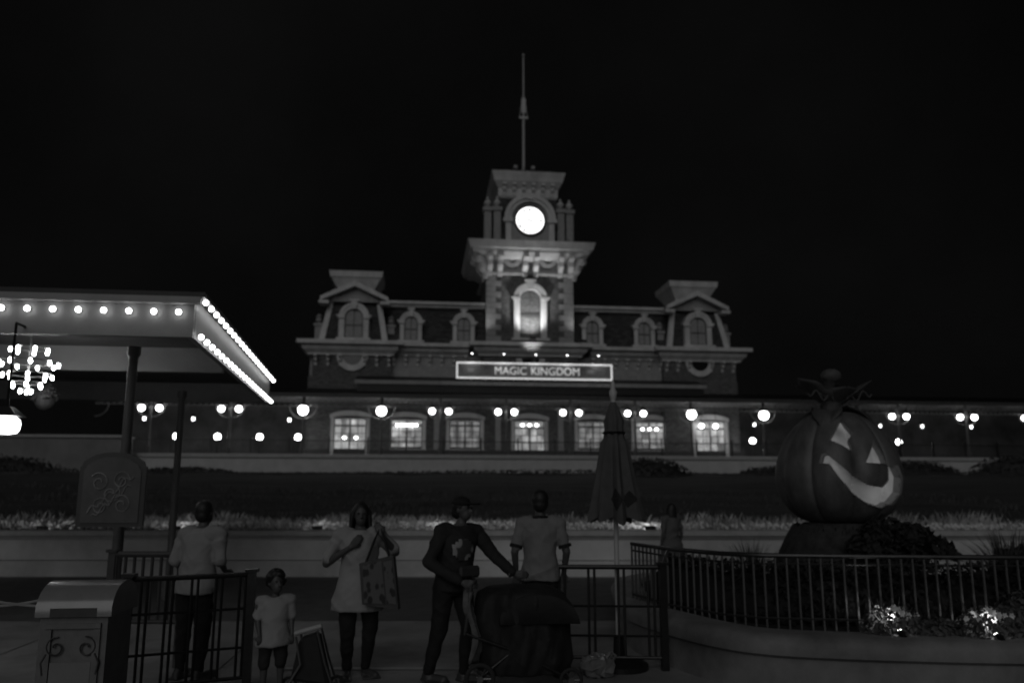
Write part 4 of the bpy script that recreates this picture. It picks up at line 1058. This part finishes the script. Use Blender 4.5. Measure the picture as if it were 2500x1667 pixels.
for i, (a, L) in enumerate(((-2.9, .75), (-2.3, .62), (-1.5, .5), (-.7, .6), (-.1, .75), (.4, .6), (1.2, .5), (2.1, .5), (2.8, .65))):
    lf = obj('leaf', big_leaf((PC.x, PC.y, PC.z+(.74 if i % 2 else .84)), (math.cos(a), math.sin(a), 0), L*(1 if i % 2 else .8), .22, MATS['mid_leaf'], .75 if i % 2 else -.12, .55), LEAFM, PK, True)
    md_ = lf.modifiers.new('thick', 'SOLIDIFY'); md_.thickness = .01
for s in (-1, 1):
    obj('tendril', MB().tube([(PC.x+s*(.1+.035*t), PC.y-.2, PC.z+.95+.06*math.sin(t*1.1)+.01*t) for t in range(12)], .012, 5), LEAFM, PK, True)
# dark leafy cluster in front of the pumpkin's foot
t = thing('leafy_clump', (6.15, 10.0, .5), 'dark leafy clump at the foot of the pumpkin', 'plant')
mb = MB()
for cx, cz, r, n_ in ((5.75, 1.02, .26, 260), (6.05, 1.2, .30, 330), (6.4, 1.12, .28, 300), (6.68, .98, .24, 220), (6.2, .85, .42, 380)):
    leaves(mb, n_, dome_pts((cx, 10.0+random.uniform(-.1, .1), cz), (r, .25, r*.9)), random.choice((.09, .13, .16)))
obj('foliage', mb, M('clump_leaf', .018, .8, .5, 3), t)
mb = MB()
for a in range(9): mb.tube([(6.15, 10.0, .5), (6.15+(a-4)*.06, 10.0, .85), (6.15+(a-4)*.14, 9.95, 1.15+.08*math.sin(a*2))], [.02, .014, .006], 5)
obj('branches', mb, MATS['bark'], t)['kind'] = 'stuff'

def tuft(name, c, n, h, spread, mat, label, cat='grass clump', group=None, w=.009):
    t = thing(name, c, label, cat, group); mb = MB()
    for _ in range(n):
        a = random.uniform(0, 6.28); L = h*random.uniform(.6, 1.1); lean = random.uniform(.15, 1.0)*spread
        p = Vector(c)+Vector((math.cos(a), math.sin(a), 0))*.05; px = Vector((-math.sin(a), math.cos(a), 0))*w
        pts = [p+Vector((math.cos(a)*lean*L*k*k, math.sin(a)*lean*L*k*k, L*k*(1-.25*k*lean))) for k in (0, .4, .75, 1)]
        mb.add([pts[0]-px, pts[0]+px, pts[1]-px, pts[1]+px, pts[2]-px*.7, pts[2]+px*.7, pts[3]], [(0,1,3,2),(2,3,5,4),(4,5,6)])
    obj('blades', mb, mat, t); obj('crown', MB().ball((c[0], c[1], c[2]+.02), (.08, .08, .06), 8, 5), mat, t); return t
GRS = M('planter_grass', .05, .7, .4, 3)
for x, y, h, lab in ((4.45, 10.6, .75, 'spiky dark grass clump left of the pumpkin plinth'), (4.75, 9.7, .62, 'shorter grass clump in front of the plinth on the left'), (7.6, 9.9, .9, 'tall spiky grass clump right of the pumpkin'), (8.3, 10.6, .85, 'tall grass clump at the far right of the planter'), (7.15, 9.5, .6, 'low grass clump right of the leafy clump')):
    tuft('grass_clump', (x, y, .44), 150, h, .8, GRS, lab, group='grass clumps in the planter')
bush('planter_shrub', (8.6, 10.2, .6), (.9, .7, .55), 900, .1, 'dark shrub behind the fence at the right edge')
for k, (x, y, lab) in enumerate(((4.36, 7.22, 'left one'), (5.12, 6.98, 'right one'))):
    t = thing('flowering_plant', (x, y, .44), 'small uplit flowering plant before the planter fence, '+lab, 'plant', 'uplit flowering plants')
    mb = MB()
    for _ in range(14):
        a = random.uniform(0, 6.28); mb.tube([(x, y, .44), (x+.1*math.cos(a), y+.08*math.sin(a), .58), (x+.2*math.cos(a), y+.15*math.sin(a), .66+random.uniform(0, .15))], .004, 4)
    obj('stems', mb, LEAFM, t)['kind'] = 'stuff'
    obj('foliage', leaves(MB(), 420, dome_pts((x, y, .50), (.3, .22, .24)), .065), LEAFM, t)
    for q in range(18):
        a = q*2.4; r = .03+.012*q; p = (x+r*math.cos(a), y+r*.7*math.sin(a)-.05, .62+.02*(q % 4)+.06*random.random())
        f = MB()
        for pe in range(6):
            b = pe*PI/3; d = Vector((math.cos(b), -.3, math.sin(b))); s_ = Vector((-math.sin(b), 0, math.cos(b)))
            f.add([Vector(p), Vector(p)+d*.020+s_*.012, Vector(p)+d*.034, Vector(p)+d*.020-s_*.012], [(0, 1, 2, 3)])
        obj('flower', f, M('white_petal', .7), t)
    sp_ = thing('spike_light', (x-.05, y-.22, .44), 'tiny spike spotlight at the uplit plant, '+lab, 'garden light', 'spike lights in the planter')
    obj('spike', MB().tube([(x-.05, y-.22, .40), (x-.05, y-.22, .50)], .008, 6), IRON, sp_)
    obj('head', MB().tube([(x-.05, y-.25, .50), (x-.05, y-.19, .53)], [.022, .03], 10), IRON, sp_)
    obj('lens', MB().ball((x-.05, y-.185, .535), .026, 8, 6), M('spike_lens', .9, .3, .02, 3, emit=5.0), sp_, True)
    ld = bpy.data.lights.new('spike_beam', 'SPOT'); ld.energy = 3.5; ld.spot_size = math.radians(110); ld.spot_blend = .8; ld.shadow_soft_size = .03
    lo = bpy.data.objects.new('spike_beam', ld); COL.objects.link(lo); lo.parent = sp_; lo.location = (0, .08, .14); lo.rotation_euler = (math.radians(110), 0, 0)
bush('bedding_plant', (5.55, 7.05, .5), (.3, .25, .36), 700, .07, 'tall leafy bedding plant at the right edge in front of the fence', 'plant', LEAFM)
bush('bedding_plant', (4.74, 7.12, .44), (.3, .18, .2), 500, .06, 'leafy bedding plant between the two uplit plants', 'plant', LEAFM)
# ------------------------------------------------------------------ people
def remesh(name, mb, mat, parent, vox=.010, it=4, folds=0.0):
    """fuse overlapping closed shapes into one continuous smooth surface"""
    me = bpy.data.meshes.new('tmp'); me.from_pydata([tuple(v) for v in mb.v], [], mb.f)
    bm = bmesh.new(); bm.from_mesh(me); bmesh.ops.recalc_face_normals(bm, faces=bm.faces[:]); bm.to_mesh(me); bm.free()
    o = bpy.data.objects.new('tmp', me); COL.objects.link(o)
    m1 = o.modifiers.new('r', 'REMESH'); m1.mode = 'VOXEL'; m1.voxel_size = vox
    m2 = o.modifiers.new('s', 'SMOOTH'); m2.factor = .5; m2.iterations = it
    dg = bpy.context.evaluated_depsgraph_get(); dg.update()
    res = bpy.data.meshes.new_from_object(o.evaluated_get(dg)); bpy.data.objects.remove(o); bpy.data.meshes.remove(me)
    if folds:      # creases in cloth
        nn = [v.normal.copy() for v in res.vertices]
        for v, n_ in zip(res.vertices, nn):
            p = v.co; a = noise.noise((p.x*5+p.z*4, p.y*5-p.z*3, p.z*4)); b_ = noise.noise((p.x*10-p.z*6, p.y*10+p.z*5, p.z*7+5))
            v.co = p+n_*folds*(1.1*(1-2.4*abs(a))+.55*(1-2.2*abs(b_))-.4)
    res.name = name; res.materials.clear(); res.materials.append(mat)
    res.polygons.foreach_set('use_smooth', [True]*len(res.polygons))
    c = bpy.data.objects.new(name, res); COL.objects.link(c); c.parent = parent
    return c
def cap(mb, a, b, ra, rb, n=12):
    mb.tube([a, b], [ra, rb], n); mb.ball(a, ra, n, 8); mb.ball(b, rb, n, 8); return mb
def loft(mb, secs, n=20):
    """closed loft of ellipses (cx, cy, z, rx, ry)"""
    vs_ = []
    for cx, cy, z, rx, ry in secs:
        vs_ += [(cx+rx*math.cos(2*PI*k/n), cy+ry*math.sin(2*PI*k/n), z) for k in range(n)]
    m = len(secs); fs = [(j*n+k, j*n+(k+1) % n, (j+1)*n+(k+1) % n, (j+1)*n+k) for j in range(m-1) for k in range(n)]
    return mb.add(vs_, fs+[tuple(range(n-1, -1, -1)), tuple(range((m-1)*n, m*n))])
def lerp(a, b, k): return tuple(a[i]+(b[i]-a[i])*k for i in range(3))
SKIN = M('skin', .08, .55, .1, 8)
def figure(loc, yaw, H, label, J=None, w=1.0, shirt=None, sleeve=.45, hem=.86, flare=1.0, legs=None, legend=.97, hair='short', hairmat=None, headk=1.0, headyaw=0, lean=(0, 0), fingers=True, name='person', cuffs=None, collar=None, skin=SKIN):
    s = H/1.7
    D = dict(shR=(-.185*w, 0, 1.39), elR=(-.245*w, .02, 1.11), wrR=(-.25*w, -.05, .87), hdR=(0, -.05, -1),
             shL=(.185*w, 0, 1.39), elL=(.245*w, .02, 1.11), wrL=(.25*w, -.05, .87), hdL=(0, -.05, -1),
             hipR=(-.09*w, 0, .90), knR=(-.10*w, -.01, .49), anR=(-.10*w, .02, .085), hipL=(.09*w, 0, .90), knL=(.10*w, -.01, .49), anL=(.10*w, .02, .085), toeR=(-.03, -.17), toeL=(.03, -.17))
    if J: D.update(J)
    lx, ly = lean
    def LZ(z): k = max(0, (z-.9)/.8); return lx*k, ly*k
    def T(p, arm=True):
        if arm and p[2] > .95: dx, dy = LZ(p[2]); return (p[0]*s+dx, p[1]*s+dy, p[2]*s)
        return (p[0]*s, p[1]*s, p[2]*s)
    q = {k: (T(v) if len(v) == 3 and not k.startswith('hd') else v) for k, v in D.items()}
    for sd in 'RL':      # keep lowered hands with the leaning trunk
        if D['wr'+sd][2] <= .95:
            dx, dy = LZ(1.1); v = D['wr'+sd]; q['wr'+sd] = (v[0]*s+dx, v[1]*s+dy, v[2]*s)
    t = thing(name, loc, label, 'person'); t.rotation_euler = (0, 0, yaw)
    def sec(z, rx, ry, cy=0): dx, dy = LZ(z); return (dx, dy+cy*s, z*s, rx*s*w, ry*s*w)
    # body
    b = MB()
    loft(b, [sec(.84, .14, .10), sec(.90, .165, .12), sec(.98, .16, .12), sec(1.08, .14, .105), sec(1.2, .15, .115, -.005), sec(1.31, .165, .115), sec(1.39, .15, .10), sec(1.44, .085, .075), sec(1.47, .055, .055)])
    hx, hy = LZ(1.58); hs = s*headk; hz = 1.47*s+.115*hs+.0
    cap(b, (*LZ(1.42), 1.41*s), (hx, hy, 1.50*s), .055*s*min(w, 1.1), .052*s)
    hc = Vector((hx, hy-.012*hs, hz+.02*hs)); ry = Matrix.Rotation(headyaw, 3, 'Z')
    def HP(x, y, z): v = ry @ Vector((x*hs, y*hs, z*hs)); return tuple(hc+v)
    b.ball(HP(0, .01, .015), (.074*hs, .092*hs, .098*hs), 18, 12)           # skull
    b.ball(HP(0, -.03, -.045), (.056*hs, .062*hs, .07*hs), 16, 10)         # jaw
    cap(b, HP(0, -.085, .012), HP(0, -.105, -.022), .008*hs, .014*hs)       # nose
    b.ball(HP(0, -.082, -.058), (.026*hs, .014*hs, .010*hs), 10, 6)         # lips
    for sx in (-1, 1): b.ball(HP(sx*.076, .012, -.005), (.012*hs, .024*hs, .034*hs), 8, 6)   # ears
    for sd in 'RL':
        cap(b, q['sh'+sd], q['el'+sd], .052*s*w, .040*s*w); cap(b, q['el'+sd], q['wr'+sd], .039*s*w, .026*s)
        d = Vector(D['hd'+sd]).normalized(); wr = Vector(q['wr'+sd]); side = d.cross(Vector((0, 1, 0)))
        side = side.normalized() if side.length > .2 else Vector((1, 0, 0)); nrm = side.cross(d).normalized()
        sg = 1 if sd == 'R' else -1; palm = wr+d*.085*s
        for f in (-1, -.33, .33, 1):      # palm as four rays, then four unequal fingers with a knuckle bend
            p = palm+side*f*.030*s; cap(b, tuple(wr+side*f*.012*s), tuple(p), .017*s, .015*s, 8)
            L = (.075, .088, .082, .062)[[-1, -.33, .33, 1].index(f)]*s; k1 = p+(d*.9+nrm*.25)*L*.5; k2 = k1+(d*.6+nrm*.75)*L*.5
            cap(b, tuple(p), tuple(k1), .0095*s, .009*s, 8); cap(b, tuple(k1), tuple(k2), .009*s, .0075*s, 8)
        th = wr+d*.03*s-side*.03*s; t1 = th+(d*.6-side*.7+nrm*.3)*.035*s; t2 = t1+(d*.9-side*.1+nrm*.4)*.032*s
        cap(b, tuple(th), tuple(t1), .013*s, .011*s, 8); cap(b, tuple(t1), tuple(t2), .011*s, .009*s, 8)
        cap(b, q['hip'+sd], q['kn'+sd], .082*s*w, .056*s*w); cap(b, q['kn'+sd], q['an'+sd], .055*s*w, .036*s)
        a = Vector(q['an'+sd]); tx, ty = D['toe'+sd]
        cap(b, tuple(a+Vector((0, .03*s, -.045*s))), tuple(a+Vector((tx*s, ty*s, -.055*s))), .036*s, .028*s)
    remesh('body', b, skin, t, .0085*max(.8, s), 3)
    # eyes
    e = MB()
    for sx in (-1, 1): e.ball(HP(sx*.031, -.082, .016), (.012*hs, .008*hs, .007*hs), 8, 6)
    obj('eyes', e, M('eye_dark', .02, .2), t, True, loc=loc)['kind'] = 'stuff'
    # shoes
    for sd in 'RL':
        a = Vector(q['an'+sd]); tx, ty = D['toe'+sd]; sh = MB()
        cap(sh, tuple(a+Vector((0, .04*s, -.045*s))), tuple(a+Vector((tx*1.1*s, ty*1.1*s, -.052*s))), .046*s, .038*s); cap(sh, tuple(a+Vector((0, .02*s, -.01*s))), tuple(a+Vector((0, 0, -.04*s))), .044*s, .044*s)
        sh.box(a.x-.045*s+min(0, tx*s*1.2), a.x+.045*s+max(0, tx*s*1.2), a.y+ty*s*1.3, a.y+.085*s, a.z-.085*s, a.z-.065*s)
        remesh('shoe', sh, M('dark_shoe', .05, .5), t, .010, 3)
    # trousers
    if legs:
        m = MB(); loft(m, [sec(.80, .13, .105), sec(.86, .185, .135), sec(.94, .182, .135), sec(1.04, .155, .12)])
        for sd in 'RL':
            kn, an = q['kn'+sd], q['an'+sd]
            cap(m, q['hip'+sd], kn, .098*s*w, .07*s*w)
            if legend > .5: cap(m, kn, lerp(kn, an, (legend-.5)*2), .069*s*w, .052*s)
        remesh('trousers', m, legs, t, .011, 4, .009)
    if shirt:
        m = MB(); f = flare
        se = [sec(hem, .185*f, .145*f), sec(hem+.06, .185*f, .145*f)]
        if hem < .8: se += [sec(.85, .185*(1+(f-1)*.6), .145*(1+(f-1)*.6))]
        se += [sec(.99, .175, .14), sec(1.1, .165, .13), sec(1.22, .172, .135, -.005), sec(1.33, .18, .13), sec(1.40, .165, .112), sec(1.445, .09, .08)]
        loft(m, se, 24)
        for sd in 'RL':
            cap(m, lerp(q['sh'+sd], (0, 0, q['sh'+sd][2]), .35), q['sh'+sd], .085*s*w, .072*s*w)
            el = q['el'+sd]; k = min(1, sleeve*2); cap(m, q['sh'+sd], lerp(q['sh'+sd], el, k), .064*s*w, .058*s*w)
            if sleeve > .5: cap(m, el, lerp(el, q['wr'+sd], (sleeve-.5)*2), .058*s*w, .043*s)
        sh_ = remesh('shirt', m, shirt, t, .011, 5, .010)
        if cuffs:
            for sd in 'RL':
                k = min(1, sleeve*2); p = lerp(q['sh'+sd], q['el'+sd], k-.02); p2 = lerp(q['sh'+sd], q['el'+sd], k+.09)
                c_ = MB(); c_.tube([p, p2], .0665*s*w, 16); obj('cuff', c_, cuffs, sh_, True, loc=loc)
        if collar:
            dx, dy = LZ(1.45); c_ = MB().tube([(dx+.074*s*math.cos(a*PI/8), dy+.07*s*math.sin(a*PI/8), 1.45*s+.012*math.sin(a*PI/8)) for a in range(17)], .018*s, 8, False); obj('collar', c_, collar, sh_, True, loc=loc)
    # hair
    hm = hairmat or M('dark_hair', .014, .55, .4, 40); m = MB()
    m.ball(HP(0, .026, .035), (.090*hs, .098*hs, .097*hs), 16, 10)
    if hair == 'long':
        for a in range(-4, 5):
            ang = PI/2+a*.42; x, y = math.cos(ang)*.085, math.sin(ang)*.085+.015
            cap(m, HP(x, y, .02), HP(x*1.25, y*1.1, -.15-.03*random.random()), .030*hs, .022*hs, 8)
    elif hair == 'curly':
        for _ in range(110):
            v = Vector((random.gauss(0, 1), random.gauss(.5, 1), random.gauss(.5, 1))).normalized()
            if v.y < -.45 and v.z < .35: continue
            m.ball(HP(v.x*.09, .02+v.y*.1, .03+v.z*.095), .028*hs, 8, 6)
    else:
        m.ball(HP(0, .048, -.022), (.080*hs, .072*hs, .078*hs), 12, 8)
    remesh('hair', m, hm, t, .010, 2)
    t['_h'] = 0; del t['_h']
    return t, HP, q, s
WHITE = M('white_shirt', .30, .8, .12, 5, .25)
PALE = M('pale_shirt', .26, .8, .12, 5, .25)
GREYS = M('grey_shirt', .20, .8, .12, 5, .25)
DARKC = M('dark_cloth', .010, .85, .25, 6, .25)
DARK2 = M('charcoal_cloth', .020, .85, .25, 6, .25)

# woman with tote bag
wl = (-.585, 8.28, 0)
wt, HP, q, s = figure(wl, math.radians(8), 1.64, 'person in a long white T-shirt and dark leggings with one hand at the chest',
    dict(elR=(-.33, .02, 1.12), wrR=(-.10, -.17, 1.29), hdR=(.6, -.2, .7), elL=(.37, .0, 1.22), wrL=(.21, -.14, 1.40), hdL=(-.4, .2, .9),
         knR=(-.10, -.03, .49), anR=(-.09, .02, .085), knL=(.13, .0, .49), anL=(.10, .06, .085), toeR=(-.03, -.17), toeL=(.08, -.14)),
    w=1.12, shirt=WHITE, sleeve=.42, hem=.66, flare=1.28, legs=DARKC, hair='long')
TB = thing('tote_bag', (-.36, 8.02, .68), 'big printed tote bag hanging at the hip of the person in white', 'bag')
bx = -.585
mb = MB(); 
mb.add([(bx+.06,7.98,.72),(bx+.40,8.02,.66),(bx+.42,8.14,.66),(bx+.08,8.10,.72),(bx+.02,7.97,1.10),(bx+.34,8.0,1.17),(bx+.36,8.10,1.17),(bx+.04,8.07,1.10)],
       [(0,3,2,1),(0,1,5,4),(1,2,6,5),(2,3,7,6),(3,0,4,7)])
so = obj('bag_body', mb, M('bag_cloth', .07, .7, .3, 4), TB); so.modifiers.new('b', 'SOLIDIFY').thickness = .012
mb = MB()
def bagp(u, v): a = Vector((bx+.06, 7.98, .72)).lerp(Vector((bx+.40, 8.02, .66)), u); b = Vector((bx+.02, 7.97, 1.10)).lerp(Vector((bx+.34, 8.0, 1.17)), u); return a.lerp(b, v)+Vector((0, -.009, 0))
mb.add([bagp(.06, .05), bagp(.66, .08), bagp(.64, .95), bagp(.1, .93)], [(0, 1, 2, 3)])
mb.add([bagp(.70, .1), bagp(.96, .1), bagp(.95, .92), bagp(.70, .92)], [(0, 1, 2, 3)])
BP = print_mat('bag_print', .03, .12, 17, 11, .36); BP.node_tree.nodes['Principled BSDF'].inputs['Emission Strength'].default_value = 0
obj('print', mb, BP, so)
for dy in (0, .1): obj('strap', MB().tube([(bx+.08, 7.99+dy, 1.10), (bx+.15, 8.05+dy*.6, 1.30), (bx+.20, 8.20, 1.43), (bx+.26, 8.05+dy*.6, 1.28), (bx+.30, 8.01+dy, 1.16)], .012, 6), DARK2, TB, True)

# man pushing the stroller
ml = (.33, 7.98, 0)
mt, HP, q, s = figure(ml, math.radians(30), 1.70, 'person in a flat cap and dark sweatshirt pushing the covered stroller',
    dict(elR=(-.31, -.02, 1.12), wrR=(-.10, -.28, .94), hdR=(.5, -.9, -.1), elL=(.34, -.12, 1.17), wrL=(.50, -.30, .99), hdL=(.8, -.6, -.1),
         knR=(-.14, .0, .50), anR=(-.20, .09, .10), toeR=(.08, -.13), knL=(.12, -.10, .51), anL=(.11, -.04, .085), toeL=(.09, -.14)),
    w=1.08, shirt=DARK2, sleeve=.95, hem=.84, legs=DARKC, lean=(.08, -.06), headyaw=.45)
cp = MB(); cp.ball(HP(0, .02, .065), (.094*s, .11*s, .062*s), 18, 10)
loft(cp, [(*HP(0, -.12, .045)[:2], HP(0, -.12, .045)[2], .07*s, .06*s), (*HP(0, -.13, .05)[:2], HP(0, -.13, .05)[2]+.012, .075*s, .06*s)], 16)
remesh('cap', cp, DARKC, mt, .009, 2)
CP = print_mat('sweat_print', .30, .05, 11, 9, .4); CP.node_tree.nodes['Principled BSDF'].inputs['Emission Strength'].default_value = 0
shv = [v.co for v in [c for c in mt.children if c.name.startswith('shirt')][0].data.vertices]
pm = MB(); g_ = []
for a in range(9):
    for b in range(9):
        x = -.10+.22*b/8; z = 1.13+.20*a/8
        near = [p.y for p in shv if abs(p.x-x) < .02 and abs(p.z-z) < .02]; g_.append((x, (min(near) if near else -.18)-.006, z))
pm.add(g_, [(a*9+b, a*9+b+1, a*9+b+10, a*9+b+9) for a in range(8) for b in range(8) if (a-3.5)**2+(b-3.5)**2 < 15])
obj('chest_print', pm, CP, mt, True, loc=ml)
bp_ = MB().box(-.06, .17, -.235, -.17, .97, 1.08); obp = obj('waist_bag', bp_, M('waist_bag', .04, .5, .2, 8), mt, loc=ml)
obp.modifiers.new('b', 'BEVEL').width = .02
obj('strap', MB().tube([(-.12, -.2, 1.02), (-.21, -.06, 1.03), (-.12, .1, 1.04), (.12, .1, 1.04), (.21, -.06, 1.03), (.12, -.2, 1.02)], .012, 6), DARKC, mt, True, loc=ml)
bk = MB(); bk.ball((0, .14, 1.22), (.15, .10, .22), 16, 10); bk.ball((0, .2, 1.12), (.12, .06, .12), 12, 8)
BPK = remesh('backpack', bk, DARKC, mt, .012, 3)
obj('watch', MB().tube([(q['wrL'][0]-.03+.02*math.cos(a*PI/6), q['wrL'][1]+.03+.03*math.cos(a*PI/6), q['wrL'][2]+.036*math.sin(a*PI/6)) for a in range(13)], .009, 6, False), M('bright_metal', .9, .12, .05, 3, 0, 1.0), mt, True, loc=ml)

# standing man seen from behind
figure((1.26, 8.45, 0), math.radians(176), 1.765, 'person seen from behind in a grey polo shirt with dark collar beside the parasol',
    dict(elR=(-.26, .04, 1.12), wrR=(-.24, -.06, .90), elL=(.26, .04, 1.12), wrL=(.24, -.06, .90)), w=1.0, shirt=GREYS, sleeve=.38, hem=.84, flare=1.06, legs=DARKC, cuffs=DARKC, collar=DARKC)
# person at left seen from behind
figure((-2.17, 8.40, 0), math.radians(158), 1.66, 'person seen from behind in a loose pale shirt beside the left barrier',
    dict(elR=(-.25, .0, 1.14), wrR=(-.18, -.2, 1.02), hdR=(.2, -1, 0), elL=(.26, .02, 1.13), wrL=(.22, -.14, .96), hdL=(0, -.8, -.5)), w=1.1, shirt=PALE, sleeve=.5, hem=.82, flare=1.1, legs=DARKC, lean=(.0, -.08))
# child
figure((-1.27, 7.62, 0), math.radians(14), 0.99, 'child with curly dark hair in a white T-shirt near the left barrier',
    dict(elR=(-.25, -.04, 1.12), wrR=(-.22, -.16, .92), elL=(.25, -.02, 1.12), wrL=(.26, -.12, .90)), w=1.22, shirt=WHITE, sleeve=.4, hem=.74, flare=1.2, legs=DARK2, legend=.62, hair='curly', headk=1.45, headyaw=.3)
# far person by the low wall
figure((4.93, 15.55, 0), math.radians(200), 1.55, 'distant person in a long grey dress walking past the low wall',
    None, w=1.0, shirt=M('grey_dress', .10, .85, .15, 5), sleeve=.3, hem=.5, flare=1.5, hair='long')

# ------------------------------------------------------------------ covered stroller
ST2 = thing('stroller', (.98, 7.75, 0), 'large dark stroller under a draped cover at lower centre', 'stroller')
sx, sy = .98, 7.72
obj('handle', MB().tube([(sx-.55, sy-.2, .50), (sx-.50, sy-.22, .93), (sx-.46, sy-.22, .97), (sx-.46, sy+.24, .97), (sx-.50, sy+.24, .93), (sx-.55, sy+.22, .50)], .016, 8), M('handle_grip', .05, .4), ST2, True)
for dy in (-.25, .25):
    obj('frame_tube', MB().tube([(sx-.55, sy+dy, .52), (sx-.1, sy+dy, .36), (sx+.38, sy+dy, .12)], .015, 8), IRON, ST2, True)
    obj('frame_tube', MB().tube([(sx-.42, sy+dy, .14), (sx-.1, sy+dy, .38), (sx+.25, sy+dy, .78)], .015, 8), IRON, ST2, True)
mb = MB(); loft(mb, [(sx+.0, sy, .14, .40, .27), (sx+.0, sy, .25, .47, .29), (sx-.0, sy, .45, .47, .29), (sx-.02, sy, .62, .46, .29), (sx-.03, sy, .76, .44, .28), (sx-.03, sy, .85, .40, .26), (sx-.04, sy, .90, .28, .2), (sx-.04, sy, .915, .08, .1)], 64)
mb.v = [(x+.02*math.sin(z*9+y*14), y+(.022*math.sin(x*23+z*6)+.012*math.sin(x*41-z*11))*(1 if y < sy else .4), z) for x, y, z in mb.v]
cov = remesh('cover', mb, M('stroller_cover', .013, .75, .4, 9, .5), ST2, .015, 3); cov.location = -ST2.location
mb = MB()      # draped blanket with folds on the near left corner
g_ = []
for j in range(15):
    k = j/14; z = .88-.62*k
    for i in range(9):
        a = i/8; x = sx-.52+.04*math.sin(i*2.1+k*3)+.18*k*a+.03*k; g_.append((x-.03*math.sin(k*7), sy-.28+a*.36+.018*math.sin(i*2.6+k*2), z))
mb.add(g_, [(j*9+i, j*9+i+1, (j+1)*9+i+1, (j+1)*9+i) for j in range(14) for i in range(8)])
bl = obj('blanket', mb, M('blanket', .12, .9, .35, 14, .4), ST2, True); bl.modifiers.new('t', 'SOLIDIFY').thickness = .015
mb = MB(); g_ = []
for i in range(13):
    a = PI*i/12
    for j in range(7):
        b = PI*j/6; g_.append((sx+.12+.37*math.cos(a)*1.0, sy-.31*math.cos(b), .60+.33*math.sin(a)*math.sin(b)**.4))
mb.add(g_, [(i*7+j, i*7+j+1, (i+1)*7+j+1, (i+1)*7+j) for i in range(12) for j in range(6)])
hd_ = obj('hood', mb, M('hood_cloth', .018, .8, .3, 8, .3), ST2, True); hd_.modifiers.new('t', 'SOLIDIFY').thickness = .012
mb = MB(); loft(mb, [(sx-.12, sy, .13, .24, .17), (sx-.12, sy, .16, .28, .2), (sx-.12, sy, .28, .30, .21)], 20)
obj('basket', mb, DARK2, ST2)
for wx, wr_ in ((sx-.42, .14), (sx+.40, .11)):
    for dy in (-.29, .29):
        wh = obj('wheel', MB().tube([(wx+wr_*.85*math.cos(a*PI/10), sy+dy, wr_+wr_*.85*math.sin(a*PI/10)) for a in range(21)], wr_*.15, 8, False), M('tyre', .025, .8), ST2, True)
        h = MB().tube([(wx, sy+dy-.025, wr_), (wx, sy+dy+.025, wr_)], .03, 10)
        for a in range(6): h.tube([(wx, sy+dy, wr_), (wx+wr_*.75*math.cos(a*PI/3), sy+dy, wr_+wr_*.75*math.sin(a*PI/3))], .008, 5)
        obj('rim', h, GREYMETAL, wh)
# small pushchair beside the child
PU = thing('pushchair', (-.93, 7.55, 0), 'small dark pushchair with pale handlebar right of the child', 'pushchair')
px, py = -.95, 7.55
mb = MB().add([(px-.14,py-.10,.16),(px+.20,py-.10,.10),(px+.20,py+.16,.10),(px-.14,py+.16,.16),(px-.08,py-.04,.50),(px+.09,py-.04,.55),(px+.09,py+.10,.55),(px-.08,py+.10,.50)],
              [(0,3,2,1),(4,5,6,7),(0,1,5,4),(1,2,6,5),(2,3,7,6),(3,0,4,7)])
sb = obj('seat', mb, DARK2, PU); sb.modifiers.new('b', 'BEVEL').width = .03
obj('handlebar', MB().tube([(px-.12, py-.05, .545), (px+.11, py-.05, .605)], .022, 8), M('pale_grip', .35, .5), PU, True)
for dy in (-.12, .16):
    obj('frame_tube', MB().tube([(px+.08, py+dy, .58), (px+.16, py+dy, .30), (px+.24, py+dy, .08)], .011, 6), GREYMETAL, PU, True)
    obj('frame_tube', MB().tube([(px-.10, py+dy, .53), (px-.05, py+dy, .30), (px-.18, py+dy, .08)], .011, 6), GREYMETAL, PU, True)
    for wx in (px-.18, px+.24):
        obj('wheel', MB().tube([(wx+.06*math.cos(a*PI/8), py+dy, .075+.06*math.sin(a*PI/8)) for a in range(17)], .015, 6, False), M('tyre', .025), PU, True)
